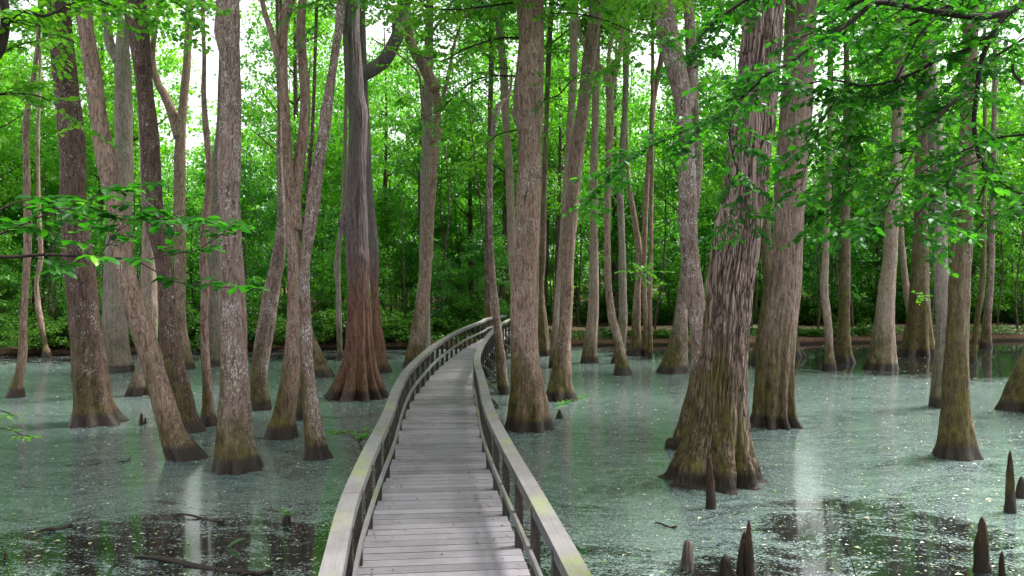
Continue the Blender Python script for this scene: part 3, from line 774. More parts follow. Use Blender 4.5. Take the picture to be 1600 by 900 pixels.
T('tupelo_tree', 'curved slender trunk forking high, foot set nearest of the thin group', 'tupelo',
  '587:958,988 575:960,984 550:961,977 525:957,971 500:950,964 450:945,956 400:944,954 300:944,954 250:946,956 200:947,959 150:947,959 120:946,957', crown=None, H=11.5, broken=True,
  limbs=('951,150 945,115 930,95 912,70 903,30 898,-20|0.10,0.05|0.8', '955,140 962,105 970,75 974,40 986,0 992,-40|0.14,0.09|0.5', '951,115 952,80 960,50 972,25|0.09,0.04|-0.5'))
T('tupelo_tree', 'thin grey trunk right behind the curved slender one', 'gray', '568:954,977 550:960,977 500:966,980 450:967,979 350:966,976 300:964,974 250:967,976 150:973,982 0:976,984', crown=(2, 0.7, 0))
T('tupelo_tree', 'left stem of the V-shaped pair right of centre', 'tupelo', '555:975,1005 540:983,1003 500:987,1001 450:991,1001 400:994,1004 350:988,997 300:980,988 250:976,983 150:974,980 0:972,978', crown=(3, 0.6, 0), lobes=(4, 0.15, 0.6))
T('tupelo_tree', 'right stem of the V-shaped pair right of centre', 'tupelo', '555:1004,1017 500:1005,1013 450:1003,1010 400:1003,1010 350:1004,1012 300:1006,1014 250:1010,1017 200:1014,1022 150:1017,1026 100:1027,1036 50:1036,1044 0:1046,1053', crown=(4, 0.7, 0))
T('tupelo_tree', 'flecked trunk with wide pink-brown foot behind the dark-topped trunk', 'lichen',
  '585:1025,1079 575:1029,1076 550:1040,1075 500:1052,1074 450:1060,1077 400:1066,1082 350:1072,1088 300:1078,1094 250:1086,1098 175:1082,1092 100:1076,1087 0:1070,1082', crown=(5, 0.9, 0), lobes=(6, 0.15, 0.7))
T('tupelo_tree', 'black and white flecked trunk leaning just left of the biggest tree', 'lichen',
  '705:1046,1100 650:1062,1102 600:1076,1106 550:1080,1105 500:1077,1104 450:1070,1099 400:1065,1092 350:1061,1089 300:1060,1088 250:1062,1086 200:1059,1081 150:1052,1079 100:1039,1072 50:1027,1060 0:1022,1050',
  crown=(0, 1.0, 0.5), seg=48, dz=0.1, lobes=(5, 0.12, 0.5), limbs=('1072,170 1080,130 1080,80 1077,30 1072,-30|0.16,0.10|0.8',))
T('tupelo_tree', 'biggest tree with deeply furrowed bark and mossy spreading foot', 'furrow',
  '768:1028,1193 750:1035,1187 725:1047,1182 700:1060,1173 675:1072,1169 650:1080,1167 600:1088,1166 550:1097,1168 500:1104,1171 450:1108,1175 400:1115,1183 350:1122,1188 300:1132,1194 250:1138,1200 200:1145,1206 150:1151,1210 100:1158,1215 50:1164,1218 0:1170,1222',
  crown=(1, 1.3, 1), lobes=(7, 0.32, 1.0), seg=200, dz=0.035, furrow=0.09, rough=0.03)
T('tupelo_tree', 'second largest trunk with fluted mossy foot, right of the biggest tree', 'fibrous',
  '671:1166,1255 650:1172,1246 625:1176,1242 600:1179,1241 550:1185,1241 500:1195,1245 450:1203,1250 400:1208,1252 350:1210,1254 300:1211,1257 250:1213,1260 200:1217,1265 150:1221,1268 100:1225,1270 0:1230,1275',
  crown=(2, 1.2, 1), lobes=(8, 0.20, 1.0), seg=120, dz=0.06, furrow=0.018)
T('tupelo_tree', 'mossy trunk seen between the two largest trees', 'mossy', '570:1172,1201 550:1176,1200 500:1186,1204 450:1192,1207 400:1190,1207 350:1187,1203 310:1185,1200 200:1182,1195 0:1178,1190', crown=(3, 0.8, 0), lobes=(5, 0.15, 0.7))
T('tupelo_tree', 'low flared stump just behind the second largest trunk', 'mossy', '558:1225,1262 550:1228,1256 540:1231,1250 520:1236,1246 510:1238,1244', crown=None, H=1.0, broken=True, lobes=(8, 0.3, 0.5))
T('tupelo_tree', 'thin pale stem with a dark foot, first right of the second largest trunk', 'pale', '580:1285,1307 565:1288,1305 550:1290,1302 500:1287,1299 450:1282,1294 400:1285,1295 300:1289,1298 200:1292,1301 0:1295,1303', crown=None)
T('tupelo_tree', 'straight tan trunk with flared yellow foot right of the thin pale stem', 'mossy',
  '567:1303,1337 550:1306,1331 525:1308,1328 500:1310,1327 450:1311,1328 350:1314,1328 250:1316,1328 150:1319,1328 0:1315,1322', crown=None, lobes=(7, 0.12, 0.6))
T('tupelo_tree', 'pale pinkish trunk with broad brown foot in the dark water', 'pale',
  '580:1349,1403 565:1355,1401 550:1359,1399 500:1367,1397 450:1373,1398 400:1381,1401 350:1384,1404 300:1389,1406 200:1395,1411 100:1396,1414 0:1399,1417', crown=(0, 0.9, 0), lobes=(7, 0.14, 0.7))
T('tupelo_tree', 'trunk with the widest mossy fluted foot near the far right bank', 'mossy',
  '557:1400,1465 545:1405,1462 525:1412,1457 500:1417,1454 475:1420,1452 450:1422,1450 400:1426,1450 350:1429,1449 250:1430,1450 150:1433,1454 100:1430,1452 0:1427,1447', crown=(1, 1.0, 0), lobes=(6, 0.22, 1.0), seg=64)
T('tupelo_tree', 'slim stem leaning left behind the widest mossy foot', 'pale', '545:1424,1436 500:1418,1428 450:1411,1421 400:1407,1415 350:1404,1411 200:1400,1406 0:1396,1402', crown=(2, 0.6, 0))
T('tupelo_tree', 'grey trunk left of and behind the right foreground trunk', 'gray',
  '638:1452,1491 600:1457,1489 550:1462,1487 500:1463,1484 450:1461,1482 400:1459,1481 350:1457,1479 300:1455,1475 250:1452,1472 200:1448,1469 150:1445,1465 0:1438,1456', crown=(3, 0.9, 0), lobes=(5, 0.12, 0.6))
T('tupelo_tree', 'straight greenish trunk with a skirt-shaped foot in the right foreground', 'mossy',
  '720:1457,1535 700:1462,1527 675:1467,1521 650:1470,1515 600:1473,1512 550:1477,1511 500:1481,1513 450:1483,1515 400:1486,1516 350:1490,1517 250:1497,1522 150:1502,1524 50:1505,1527 0:1507,1527',
  crown=(4, 1.1, 1), lobes=(8, 0.12, 0.6), seg=56, dz=0.08)
T('tupelo_tree', 'very slim crooked stem right of the right foreground trunk', 'mossy', '567:1512,1527 550:1517,1526 500:1524,1532 450:1530,1538 400:1533,1540 300:1535,1541 0:1536,1541', crown=(5, 0.5, -1))
T('tupelo_tree', 'slim lichen-spotted trunk by the right bank with its reflection below', 'lichen', '544:1531,1550 525:1534,1548 500:1536,1548 450:1542,1551 400:1544,1553 300:1547,1555 150:1551,1558 0:1553,1559', crown=(0, 0.6, 0))
T('tupelo_tree', 'smooth trunk foot tilting in at the right picture edge', 'mossy',
  '650:1558,1690 625:1567,1682 600:1578,1678 575:1590,1680 550:1603,1684 500:1625,1696 400:1660,1725 200:1720,1780 0:1770,1825', crown=None, H=9, lobes=(6, 0.16, 0.9), seg=56)
T('tupelo_tree', 'narrow trunk beside the flecked trunk left of the biggest tree', 'tupelo', '560:1012,1020 500:1012,1019 400:1014,1020 300:1015,1021 0:1018,1023', crown=(1, 0.5, 0))

# a broken stub reaching over the water at the right edge
m_ = MB(); p0 = on_water(1600, 600, 0.9)
m_.tube([p0 + Vector((0.6, 0.2, 0.0)), p0 + Vector((0.3, 0, 0.12)), p0 + Vector((0.05, -0.05, 0.2)), p0 + Vector((-0.12, -0.1, 0.12))], [0.12, 0.13, 0.1, 0.05], 10)

# ---------------------------------------------------------------- cypress knees, stumps, logs
def knee(label, px, yb, yt, wpx, name='cypress_knee', cat='cypress knee', bk='knee', lean=0, blunt=0.35, seedv=1, twin=None):
    base = on_water(px, yb); d = base.y; dc = d + wpx / F * d / 2; h = (yb - yt) * dc / F; r = wpx / 2.25 * dc / F
    rows = []; seg = 20; N_ = 26
    root = thing(name, label, cat, (base.x, dc, 0))
    V = []
    for i in range(N_ + 1):
        u = i / N_; z = -0.3 + (h + 0.3) * u; v = max(0, z / h)
        rr = r * ((1 - v) ** 0.75 * (1 - blunt) + blunt * (1 - v ** 4) ** 0.5) if v < 1 else 0.002
        cx = lean * v * v
        V.append([(cx + math.cos(2*math.pi*k/seg) * rr * (1 + 0.30 * mn.noise(Vector((math.cos(2*math.pi*k/seg) * 2 + seedv * 7, math.sin(2*math.pi*k/seg) * 2, z * 5)))),
                   math.sin(2*math.pi*k/seg) * rr * (1 + 0.30 * mn.noise(Vector((math.cos(2*math.pi*k/seg) * 2 + 31 + seedv, math.sin(2*math.pi*k/seg) * 2, z * 5)))), z) for k in range(seg)])
    mb = MB(); mb.quadgrid(V); mb.build('knee_body', BARK[bk], root, smooth=True)
    return root
knee('tall pointed dark knee at the right edge above the duckweed', 1584, 803, 706, 19, seedv=1)
knee('stout dark knee at the bottom right corner', 1543, 897, 812, 30, seedv=2)
knee('small slim knee just right of the stout bottom right knee', 1569, 902, 862, 12, seedv=3)
knee('dark knee cut by the right picture edge', 1602, 780, 746, 20, seedv=4)
knee('taller of the two joined knees at the bottom, mossy at its foot', 1173, 902, 815, 20, seedv=5)
knee('shorter left one of the two joined bottom knees', 1160, 900, 832, 17, seedv=6, lean=0.05)
knee('low rounded brown knee left of the joined pair', 1137, 904, 871, 22, seedv=7, blunt=0.7)
knee('long thin knee standing right against the biggest tree', 1113, 797, 704, 19, seedv=8, lean=-0.04, blunt=0.2)
knee('weathered grey jagged stump left of the bottom knees', 1077, 893, 846, 22, name='stump', cat='stump', bk='driftwood', seedv=9, blunt=0.85)
knee('taller of two tiny black knees beside the leaning left tree', 219, 665, 645, 8, seedv=10)
knee('shorter of two tiny black knees beside the leaning left tree', 226, 663, 652, 5, seedv=11)
knee('little peaked knee right of the massive central trunk', 875, 655, 640, 14, seedv=12, blunt=0.1)
knee('brown hump of root at the left side of the biggest tree', 1053, 703, 686, 26, name='root_hump', cat='root', seedv=13, blunt=0.9)
knee('tiny black snag at the lower left edge', 6, 873, 860, 6, name='snag', cat='snag', seedv=14)
st = knee('small dark floating stump with a green sprout', 446, 822, 806, 15, name='stump', cat='stump', seedv=15, blunt=0.9)

def sprig(parent, base, n, L, size, seedv, m='fresh', spread=1.0, up=0.8):
    rng = np.random.default_rng(seedv); mb = MB(); Ps, Ds, Ns, Ss = [], [], [], []
    for k in range(n):
        a = rng.uniform(0, 6.28); dirv = Vector((math.cos(a) * spread, math.sin(a) * spread, up)).normalized()
        l = L * rng.uniform(0.5, 1.0); pts = [base + dirv * l * u + Vector((0, 0, -0.15 * l * u * u)) for u in (0, 0.35, 0.7, 1)]
        mb.tube(pts, [0.006, 0.005, 0.003, 0.001], 4)
        for q in range(max(3, int(l / (size * 0.45)))):
            u = 0.2 + 0.8 * q / max(1, int(l / (size * 0.45)))
            p = base + dirv * l * u + Vector((0, 0, -0.15 * l * u * u)); s_ = 1 if q % 2 else -1
            lat = dirv.cross(UP).normalized() * s_
            Ps.append(p); Ds.append(lat + dirv * 0.7 + Vector(rng.normal(size=3) * 0.2)); Ns.append(Vector((0, 0, 1)) + Vector(rng.normal(size=3) * 0.3)); Ss.append(size * rng.uniform(0.6, 1.2))
    s_ = mb.build('stem', BARK['twig'], parent)
    l_ = link('leaves', leaf_mesh('leaves', [tuple(p) for p in Ps], [tuple(p) for p in Ds], [tuple(p) for p in Ns], Ss, rng.random(len(Ps)), True), LEAF[m], parent)
sprig(st, Vector((0, 0, 0.12)), 4, 0.22, 0.05, 3)
# sapling beside the left rail
d = on_water(560, 706); r_ = thing('sapling', 'leafy little sapling growing beside the left boardwalk rail', 'sapling', d)
mb = MB(); pts = [Vector((0.15, 0, -0.2)), Vector((0.02, 0, 0.2)), Vector((-0.25, 0, 0.42)), Vector((-0.5, 0.05, 0.38))]; mb.tube(pts, [0.012, 0.01, 0.007, 0.003], 6)
mb.build('branch', BARK['twig'], r_)
sprig(r_, Vector((0.02, 0, 0.2)), 8, 0.55, 0.075, 5, up=0.9); sprig(r_, Vector((-0.35, 0, 0.40)), 7, 0.35, 0.07, 6, up=0.2)
# green fallen spray right of the central trunk
p = on_water(870, 634); r_ = thing('fallen_spray', 'bright green leafy spray lying on the water by the right-leaning trunk', 'fallen branch', p)
mb = MB(); e = on_water(942, 612) - p; mb.tube([Vector((0, 0, 0.02)), e * 0.5 + UP * 0.06, e + UP * 0.03], [0.014, 0.01, 0.004], 6); mb.build('stem', LEAF['fresh'], r_)
Ps = [tuple(e * u * 0.55 + Vector((random.gauss(0, .05), random.gauss(0, .1), 0.05))) for u in np.linspace(0, 1, 70)]
link('leaves', leaf_mesh('leaves', Ps, RNG.normal(size=(70, 3)) * np.array([1, 1, .3]), RNG.normal(size=(70, 3)) * .5 + np.array([0, 0, 1]), RNG.uniform(.05, .11, 70), RNG.random(70), True, 0.25), LEAF['fresh'], r_)
# logs
def log(label, a, b, r, z=0.02, name='log', cat='log', kink=0.0):
    pa, pb = on_water(*a), on_water(*b); ro = thing(name, label, cat, pa)
    v = pb - pa; sidev = Vector((-v.y, v.x, 0)).normalized()
    pts = [v * u + sidev * kink * math.sin(u * 3.1) + UP * (z + 0.02 * math.sin(u * 7)) for u in np.linspace(0, 1, 14)]
    mb = MB(); mb.tube(pts, [r * (0.25 + 0.75 * math.sin(min(1, u * 1.3 + 0.15) * 1.9)) for u in np.linspace(0, 1, 14)], 12)
    mb.build('wood', BARK['knee'], ro, smooth=True); return ro
log('half sunken mossy log floating at the bottom left', (212, 870), (385, 897), 0.042, z=0.008)
log('dark stick floating left of the mossy log', (58, 834), (112, 823), 0.03, name='stick', cat='stick')
log('short dark stick at the bottom edge beside the boardwalk', (375, 902), (425, 894), 0.03, name='stick', cat='stick')
log('tiny stick adrift in mid pond on the left', (182, 725), (204, 719), 0.014, name='stick', cat='stick')
log('dark branch bit adrift below the biggest tree', (1022, 820), (1058, 826), 0.016, name='stick', cat='stick')
log('short dark stick below the lichen-flecked left trunk', (270, 806), (350, 818), 0.018, name='stick', cat='stick', kink=0.05)
b0 = on_water(1335, 905); r_ = thing('bare_twig', 'bare crooked twig sticking from the water at bottom centre right', 'twig', b0)
mb = MB(); q = [at(x, y, b0.y) - b0 for x, y in ((1338, 905), (1332, 880), (1318, 850), (1314, 835), (1320, 822))]
mb.tube(q, [0.008, 0.007, 0.006, 0.004, 0.002], 6); q = [at(x, y, b0.y) - b0 for x, y in ((1338, 900), (1352, 885), (1368, 876))]; mb.tube(q, [0.006, 0.004, 0.002], 6)
mb.build('stem', BARK['twig'], r_)
b0 = on_water(335, 900); r_ = thing('water_plant', 'thin reed with one broad green blade over the mossy log', 'plant', b0)
mb = MB(); q = [at(x, y, b0.y) - b0 for x, y in ((333, 900), (340, 880), (350, 858))]; mb.tube(q, [0.006, 0.005, 0.002], 5); mb.build('stem', BARK['twig'], r_)
q = at(352, 858, b0.y) - b0; e = at(384, 838, b0.y) - b0 - q
link('leaves', leaf_mesh('leaves', [tuple(q)] * 2, [tuple(e), (0.6, 0.1, -0.4)], [(0, -0.6, 1)] * 2, [e.length, 0.25], [0.2, 0.0], True, 0.12), LEAF['herb'], r_)

# ---------------------------------------------------------------- woods behind the pond
def wood_tree_proto(kind, idx):
    rnd = random.Random(idx * 13 + (0 if kind == 'tall' else 500))
    root = bpy.data.objects.new('woodland_tree' if kind == 'tall' else 'understory_tree', None); COL.objects.link(root)
    H = {'tall': rnd.uniform(19, 25), 'low': rnd.uniform(7, 10)}[kind]; r = H * (0.0105 if kind == 'tall' else 0.008)
    mb = MB(); pts = []; rad = []; bx = rnd.uniform(-1, 1) * 0.03 * H; n = 14
    for i in range(n + 1):
        u = i / n
        pts.append(Vector((bx * u + 0.12 * math.sin(u * 7 + idx), 0.1 * math.cos(u * 5 + idx), -0.4 + (H + 0.4) * u))); rad.append(r * (1 - 0.8 * u) * (1 + 0.5 * math.exp(-u * 30)))
    mb.tube(pts, rad, 10)
    nb = 12 if kind == 'tall' else 8
    for k in range(nb):
        u = 0.38 + 0.6 * k / nb; i = int(u * n); a = rnd.uniform(0, 6.28); L = H * rnd.uniform(0.08, 0.15) * (1.3 - 0.5 * u)
        b = [pts[i] + Vector((math.cos(a), math.sin(a), 0.55)) * L * v + UP * 0.25 * L * v * v for v in (0, .4, .75, 1)]
        mb.tube(b, [rad[i] * .5, rad[i] * .32, rad[i] * .2, 0.01], 5)
    t_ = mb.build('trunk', BARK['far'], root, smooth=True)
    me = CROWNS[idx % 6] if kind == 'tall' else UNDER[idx % 5]
    c = link('crown', me, None, root, (bx * 0.7, 0, H * (0.62 if kind == 'tall' else 0.47)))
    k = H / 22 if kind == 'tall' else H / 8.5
    c.scale = (k * 1.15, k * 1.15, k * 1.45) if kind == 'tall' else (k * 1.05, k * 1.05, k * 1.25)
    KIDS[root.name] = [t_, c]; return root

protos = {'tall': [wood_tree_proto('tall', i) for i in range(6)], 'low': [wood_tree_proto('low', i) for i in range(5)]}
used = set()
def place(kind, i, x, y, sc, rz):
    p = protos[kind][i % len(protos[kind])]
    o = p if p.name not in used else copy_tree(p)
    used.add(p.name)
    o.location = (x, y, ground_z(x, y) - 0.02); o.rotation_euler = (0, 0, rz); o.scale = (sc, sc, sc)
    if kind == 'tall': tag(o, 'tall slender tree in the woods behind the pond, crown of bright green leaves', 'tree', 'tall woodland trees behind the pond')
    else: tag(o, 'low leafy understory tree beyond the bank of the pond', 'tree', 'understory trees beyond the bank')
    return o
rnd = random.Random(4)
GAPS = ((246, 318), (1264, 1290))
def inside_gap(x, y, m=0):
    px = 800 + x / y * F
    return any(a - m < px < b + m for a, b in GAPS)
k = 0
for row, (y0, step, jit) in enumerate(((50, 4.6, 1.6), (57, 5.2, 2.2), (66, 6.0, 2.5), (78, 7.0, 3), (92, 8.0, 3))):
    x = -0.70 * y0 - 3
    while x < 0.70 * y0 + 3:
        xx = x + rnd.uniform(-jit, jit); yy = y0 + rnd.uniform(-2.5, 2.5)
        if yy < shore(xx) + 3: yy = shore(xx) + 3.5
        if not inside_gap(xx, yy, 42) and not (50 < yy < 53 and xx > 0): place('tall', k, xx, yy, rnd.uniform(0.8, 1.15), rnd.uniform(0, 6.28))
        k += 1; x += step * rnd.uniform(0.7, 1.3)
for row, (y0, step, jit) in enumerate(((46.5, 4.2, 1.6), (54, 3.6, 1.6), (60, 3.8, 2), (68, 4.2, 2), (80, 5.0, 2))):
    x = -0.68 * y0 - 2
    while x < 0.68 * y0 + 3:
        xx = x + rnd.uniform(-jit, jit); yy = y0 + rnd.uniform(-1.5, 1.5)
        if yy < shore(xx) + 1.5: yy = shore(xx) + 1.8
        skip = xx > 0 and yy < 53.5
        if row == 0 and xx > 2: skip = True
        if not skip: place('low', k, xx, yy, (rnd.uniform(0.65, 1.1) if row < 1 else rnd.uniform(0.8, 1.4) if row < 3 else rnd.uniform(1.3, 2.1)), rnd.uniform(0, 6.28))
        k += 1; x += step * rnd.uniform(0.7, 1.3)

# small bare stems between them
def sapling_proto(i):
    mb = MB(); rn = random.Random(i + 60); H = rn.uniform(6, 10); n = 10
    pts = [Vector((0.15 * math.sin(u * 6 + i) + rn.uniform(-.03, .03), 0.1 * math.cos(u * 4), -0.3 + (H + .3) * u)) for u in np.linspace(0, 1, n)]
    mb.tube(pts, [0.06 * (1 - 0.7 * u) for u in np.linspace(0, 1, n)], 7)
    return raw_mesh('slim_sapling', mb.V, mb.F, 4, smooth=True)
SP = [sapling_proto(i) for i in range(5)]
for me in SP: me.materials.append(BARK['far'])
for k in range(90):
    y = rnd.uniform(45, 62); x = rnd.uniform(-0.64, 0.66) * y
    if y < shore(x) + 1: y = shore(x) + 1.2
    o = link('slim_sapling', SP[k % 5], None, None, (x, y, ground_z(x, y))); o.rotation_euler = (rnd.uniform(-.06, .06), rnd.uniform(-.08, .08), rnd.uniform(0, 6)); s_ = rnd.uniform(0.7, 1.5); o.scale = (s_, s_, s_)
    tag(o, 'slim bare stem standing in the shade of the woods behind the pond', 'sapling', 'slim stems in the woods')

# shrubs on the bank
def shrub_proto(i):
    rng = np.random.default_rng(400 + i); C = []
    for k in range(16):
        a = rng.uniform(0, 6.28); r = rng.random() ** 0.6; C.append((math.cos(a) * r * 0.85, math.sin(a) * r * 0.7, 0.2 + 0.8 * rng.random() * (1.1 - r * 0.6)))
    me = leaf_mesh('foliage', *clump_leaves(rng, C, 0.26 * (0.7 + 0.6 * rng.random(16)), 95, 0.085, flat=0.6)); me.materials.append(LEAF['shrub'])
    mb = MB()
    for c in C[:9]: mb.tube([Vector((c[0] * .1, c[1] * .1, -0.2)), Vector((c[0] * .5, c[1] * .5, c[2] * .5)), Vector(c)], [0.014, 0.010, 0.003], 4)
    ms = raw_mesh('stems', mb.V, mb.F, 4); ms.materials.append(BARK['twig'])
    return me, ms
SHP = [shrub_proto(i) for i in range(5)]
def shrub(x, y, s, label, group, mul=1.0):
    i = rnd.randrange(5); r_ = thing('shrub', label, 'shrub', (x, y, ground_z(x, y)), group); r_.scale = (s, s, s * mul); r_.rotation_euler = (0, 0, rnd.uniform(0, 6))
    link('foliage', SHP[i][0], None, r_); link('stems', SHP[i][1], None, r_)
for k in range(165):
    x = rnd.uniform(-36, 1.0); y = shore(x) + 0.1 + abs(rnd.gauss(0, 1.0)) * 5.5
    if abs(x + 0.3) < 1.6 and y < 47: continue
    shrub(x, y, rnd.uniform(0.9, 1.9), 'dark green shrub in the thicket on the left bank', 'shrubs on the left bank', rnd.uniform(0.8, 1.2))
for k in range(120):
    x = rnd.uniform(-2, 42); y = 53.4 + 12 * rnd.random() ** 1.2
    shrub(x, y, rnd.uniform(0.9, 2.2), 'green shrub beyond the leaf-strewn path on the right', 'shrubs beyond the path')
for k in range(26):
    x = rnd.choice((6, 8, 15, 17, 19.5)) + rnd.gauss(0, 1.1); y = shore(x) + rnd.uniform(0.7, 2.6)
    shrub(x, y, rnd.uniform(0.5, 0.85), 'low bright shrub between the right bank and the path', 'low shrubs in front of the path', 0.8)
# herbs carpeting the bank
n = 26000; X = RNG.uniform(-34, 36, n); Y = np.array([shore(x) for x in X]) + 0.4 + RNG.gamma(1.4, 1.9, n)
msk = np.array([mn.noise(Vector((x * 0.35, y * 0.5, 0))) + (0.10 if x < 3 else 0.0) for x, y in zip(X, Y)]) > -0.05
msk &= ~((X > 0) & (np.abs(Y - (50.2 + 0.1 * X)) < 1.5))
X, Y = X[msk], Y[msk]; n = len(X)
Z = np.array([ground_z(x, y) for x, y in zip(X, Y)]) + RNG.random(n) ** 1.5 * 0.30
o = link('ground_cover', leaf_mesh('ground_cover', np.stack([X, Y, Z], 1), RNG.normal(size=(n, 3)) * np.array([1, 1, .5]) + np.array([0, 0, .4]), RNG.normal(size=(n, 3)) * .6 + np.array([0, -.2, 1]), RNG.uniform(.06, .15, n), RNG.random(n)), LEAF['herb'])
tag(o, 'low green herbs and ferns carpeting the bank of the pond', 'ground cover', kind='stuff')
# far woods
rng = np.random.default_rng(77); C = []
while len(C) < 1700:
    y = rng.uniform(96, 125); x = rng.uniform(-0.8, 0.8) * y
    top = 25 + 5 * mn.noise(Vector((x * 0.05, y * 0.05, 9)))
    if inside_gap(x, y, 0): top = 19
    C.append((x, y, 0.4 + (max(3, top) - 0.4) * rng.random() ** 1.15))
o = link('far_woods', leaf_mesh('far_woods', *clump_leaves(rng, C, 2.2 * (0.7 + 0.7 * rng.random(len(C))), 80, 0.42, flat=0.6)), LEAF['bright'])
tag(o, 'hazy mass of green woodland far behind the pond', 'woods', kind='stuff')

# ---------------------------------------------------------------- leafy boughs hanging in
def bough_set(root, lines, d, mat_leaf, lsize, twig_step, twig_len, seedv, leafstep=0.45, origin=None, droop=0.15, dark=False, sub=2, spread=0.55, wid=0.40, tb=0.35, nj=0.38):
    """lines: (px polyline, r0, r1, depth shift, density); real branches with twigs and two-ranked leaves"""
    rng = np.random.default_rng(seedv); org = origin
    for (pl, r0, r1, ds0, ds1, dens) in lines:
        pp = [tuple(map(float, q.split(','))) for q in pl.split()]; n = len(pp)
        pts = [at(px, py, d + ds0 + (ds1 - ds0) * i / max(1, n - 1)) - org for i, (px, py) in enumerate(pp)]
        fine = []
        for i in range(n - 1):
            a, b = pts[i], pts[i + 1]; a0 = pts[max(i - 1, 0)]; b1 = pts[min(i + 2, n - 1)]
            for u in range(6):
                w = u / 6; fine.append(0.5 * ((2 * a) + (-a0 + b) * w + (2 * a0 - 5 * a + 4 * b - b1) * w * w + (-a0 + 3 * a - 3 * b + b1) * w ** 3))
        fine.append(pts[-1])
        rad = [r0 + (r1 - r0) * i / (len(fine) - 1) for i in range(len(fine))]
        br = MB(); br.tube(fine, rad, 9)
        Ps, Ds, Ns, Ss, Ts = [], [], [], [], []
        def twig(p, dv, L, r, depth):
            k = max(3, int(L / 0.12)); q = p.copy(); v = dv.normalized(); path = [q.copy()]
            for i in range(k):
                v = (v + Vector(rng.normal(size=3) * np.array([.14, .14, .07])) + Vector((0, 0, -droop * 0.25))).normalized(); q = q + v * L / k; path.append(q.copy())
            br.tube(path, [r * (1 - 0.8 * i / k) for i in range(k + 1)], 4, cap=False)
            m = max(4, int(L / (lsize * leafstep)))
            base = tb + 0.4 * rng.random()
            for i in range(m):
                u = (i + 0.5) / m * k; j = min(k - 1, int(u)); pos = path[j].lerp(path[j + 1], u - j); tv = (path[j + 1] - path[j]).normalized()
                if u < 0.12 * k: continue
                lat = tv.cross(UP); lat = lat.normalized() if lat.length > .1 else Vector((1, 0, 0)); sgn = 1 if i % 2 else -1
                dd = lat * sgn + tv * 0.75 + Vector(rng.normal(size=3) * 0.22) + Vector((0, 0, -0.22))
                Ps.append(tuple(pos)); Ds.append(tuple(dd)); Ns.append(tuple(Vector((0, 0, 1)) + Vector(rng.normal(size=3) * nj)))
                Ss.append(lsize * rng.uniform(0.65, 1.25)); Ts.append(min(1, max(0, base + rng.normal() * 0.15)))
            if depth > 0:
                for s_ in range(sub + int(L > twig_len)):
                    u = rng.uniform(0.15, 0.85) * k; j = int(u); pos = path[j].lerp(path[min(k, j + 1)], u - j); tv = (path[min(k, j + 1)] - path[j]).normalized() if j < k else v
                    lat = tv.cross(UP).normalized() * (1 if rng.random() < .5 else -1)
                    twig(pos, tv * 0.8 + lat * rng.uniform(.5, 1.2) + Vector((0, 0, rng.normal() * .12)), L * rng.uniform(.4, .7), r * .6, depth - 1)
        acc = 0
        if dens > 0:
            for i in range(len(fine) - 1):
                acc += (fine[i + 1] - fine[i]).length
                while acc > twig_step / dens:
                    acc -= twig_step / dens
                    tv = (fine[i + 1] - fine[i]).normalized(); a = rng.choice((-1, 1))
                    hv = Vector((-tv.y, tv.x, 0)); hv = hv.normalized() if hv.length > .2 else Vector((rng.normal(), rng.normal(), 0)).normalized()
                    dv = tv * rng.uniform(.3, 1) + hv * a * rng.uniform(.5, 1.3) + Vector((rng.normal() * spread * .7, rng.normal() * spread, rng.normal() * spread * 0.55 - .08))
                    twig(fine[i], dv, twig_len * rng.uniform(.5, 1.2), max(0.003, rad[i] * .35), 1)
        b_ = br.build('branch', BARK['twig'], root, smooth=True)
        if Ps: link('leaves', leaf_mesh('leaves', Ps, Ds, Ns, Ss, Ts, True, wid), LEAF[mat_leaf], b_)

# beech standing just outside the picture on the right
bx, by = 6.2, 7.6
root = thing('beech_tree', 'dark limbed beech reaching in over the top right with layered leaves', 'tree', (bx, by, 0)); org = Vector((bx, by, 0))
mb = MB(); mb.tube([Vector((0.1, 0, -0.5)), Vector((0, 0, 0.6)), Vector((0.05, 0, 3)), Vector((0.0, 0, 6)), Vector((0.1, 0.1, 10)), Vector((0, 0, 13))], [0.42, 0.3, 0.26, 0.24, 0.18, 0.08], 20)
mb.tube([Vector((0, 0, 5.6)), at(1680, -20, 7.0) - org, at(1600, 5, 6.6) - org], [0.10, 0.06, 0.05], 10)
mb.tube([Vector((0, 0, 4.2)), at(1700, 330, 6.6) - org, at(1600, 305, 6.4) - org], [0.06, 0.03, 0.022], 8)
mb.tube([Vector((0, 0, 5.2)), at(1680, 160, 6.5) - org, at(1596, 128, 6.2) - org], [0.07, 0.03, 0.02], 8)
mb.tube([Vector((0, 0, 6.8)), at(1500, -120, 7.2) - org, at(1300, -90, 7.6) - org], [0.08, 0.05, 0.03], 8)
mb.build('trunk', BARK['gray'], root, smooth=True)
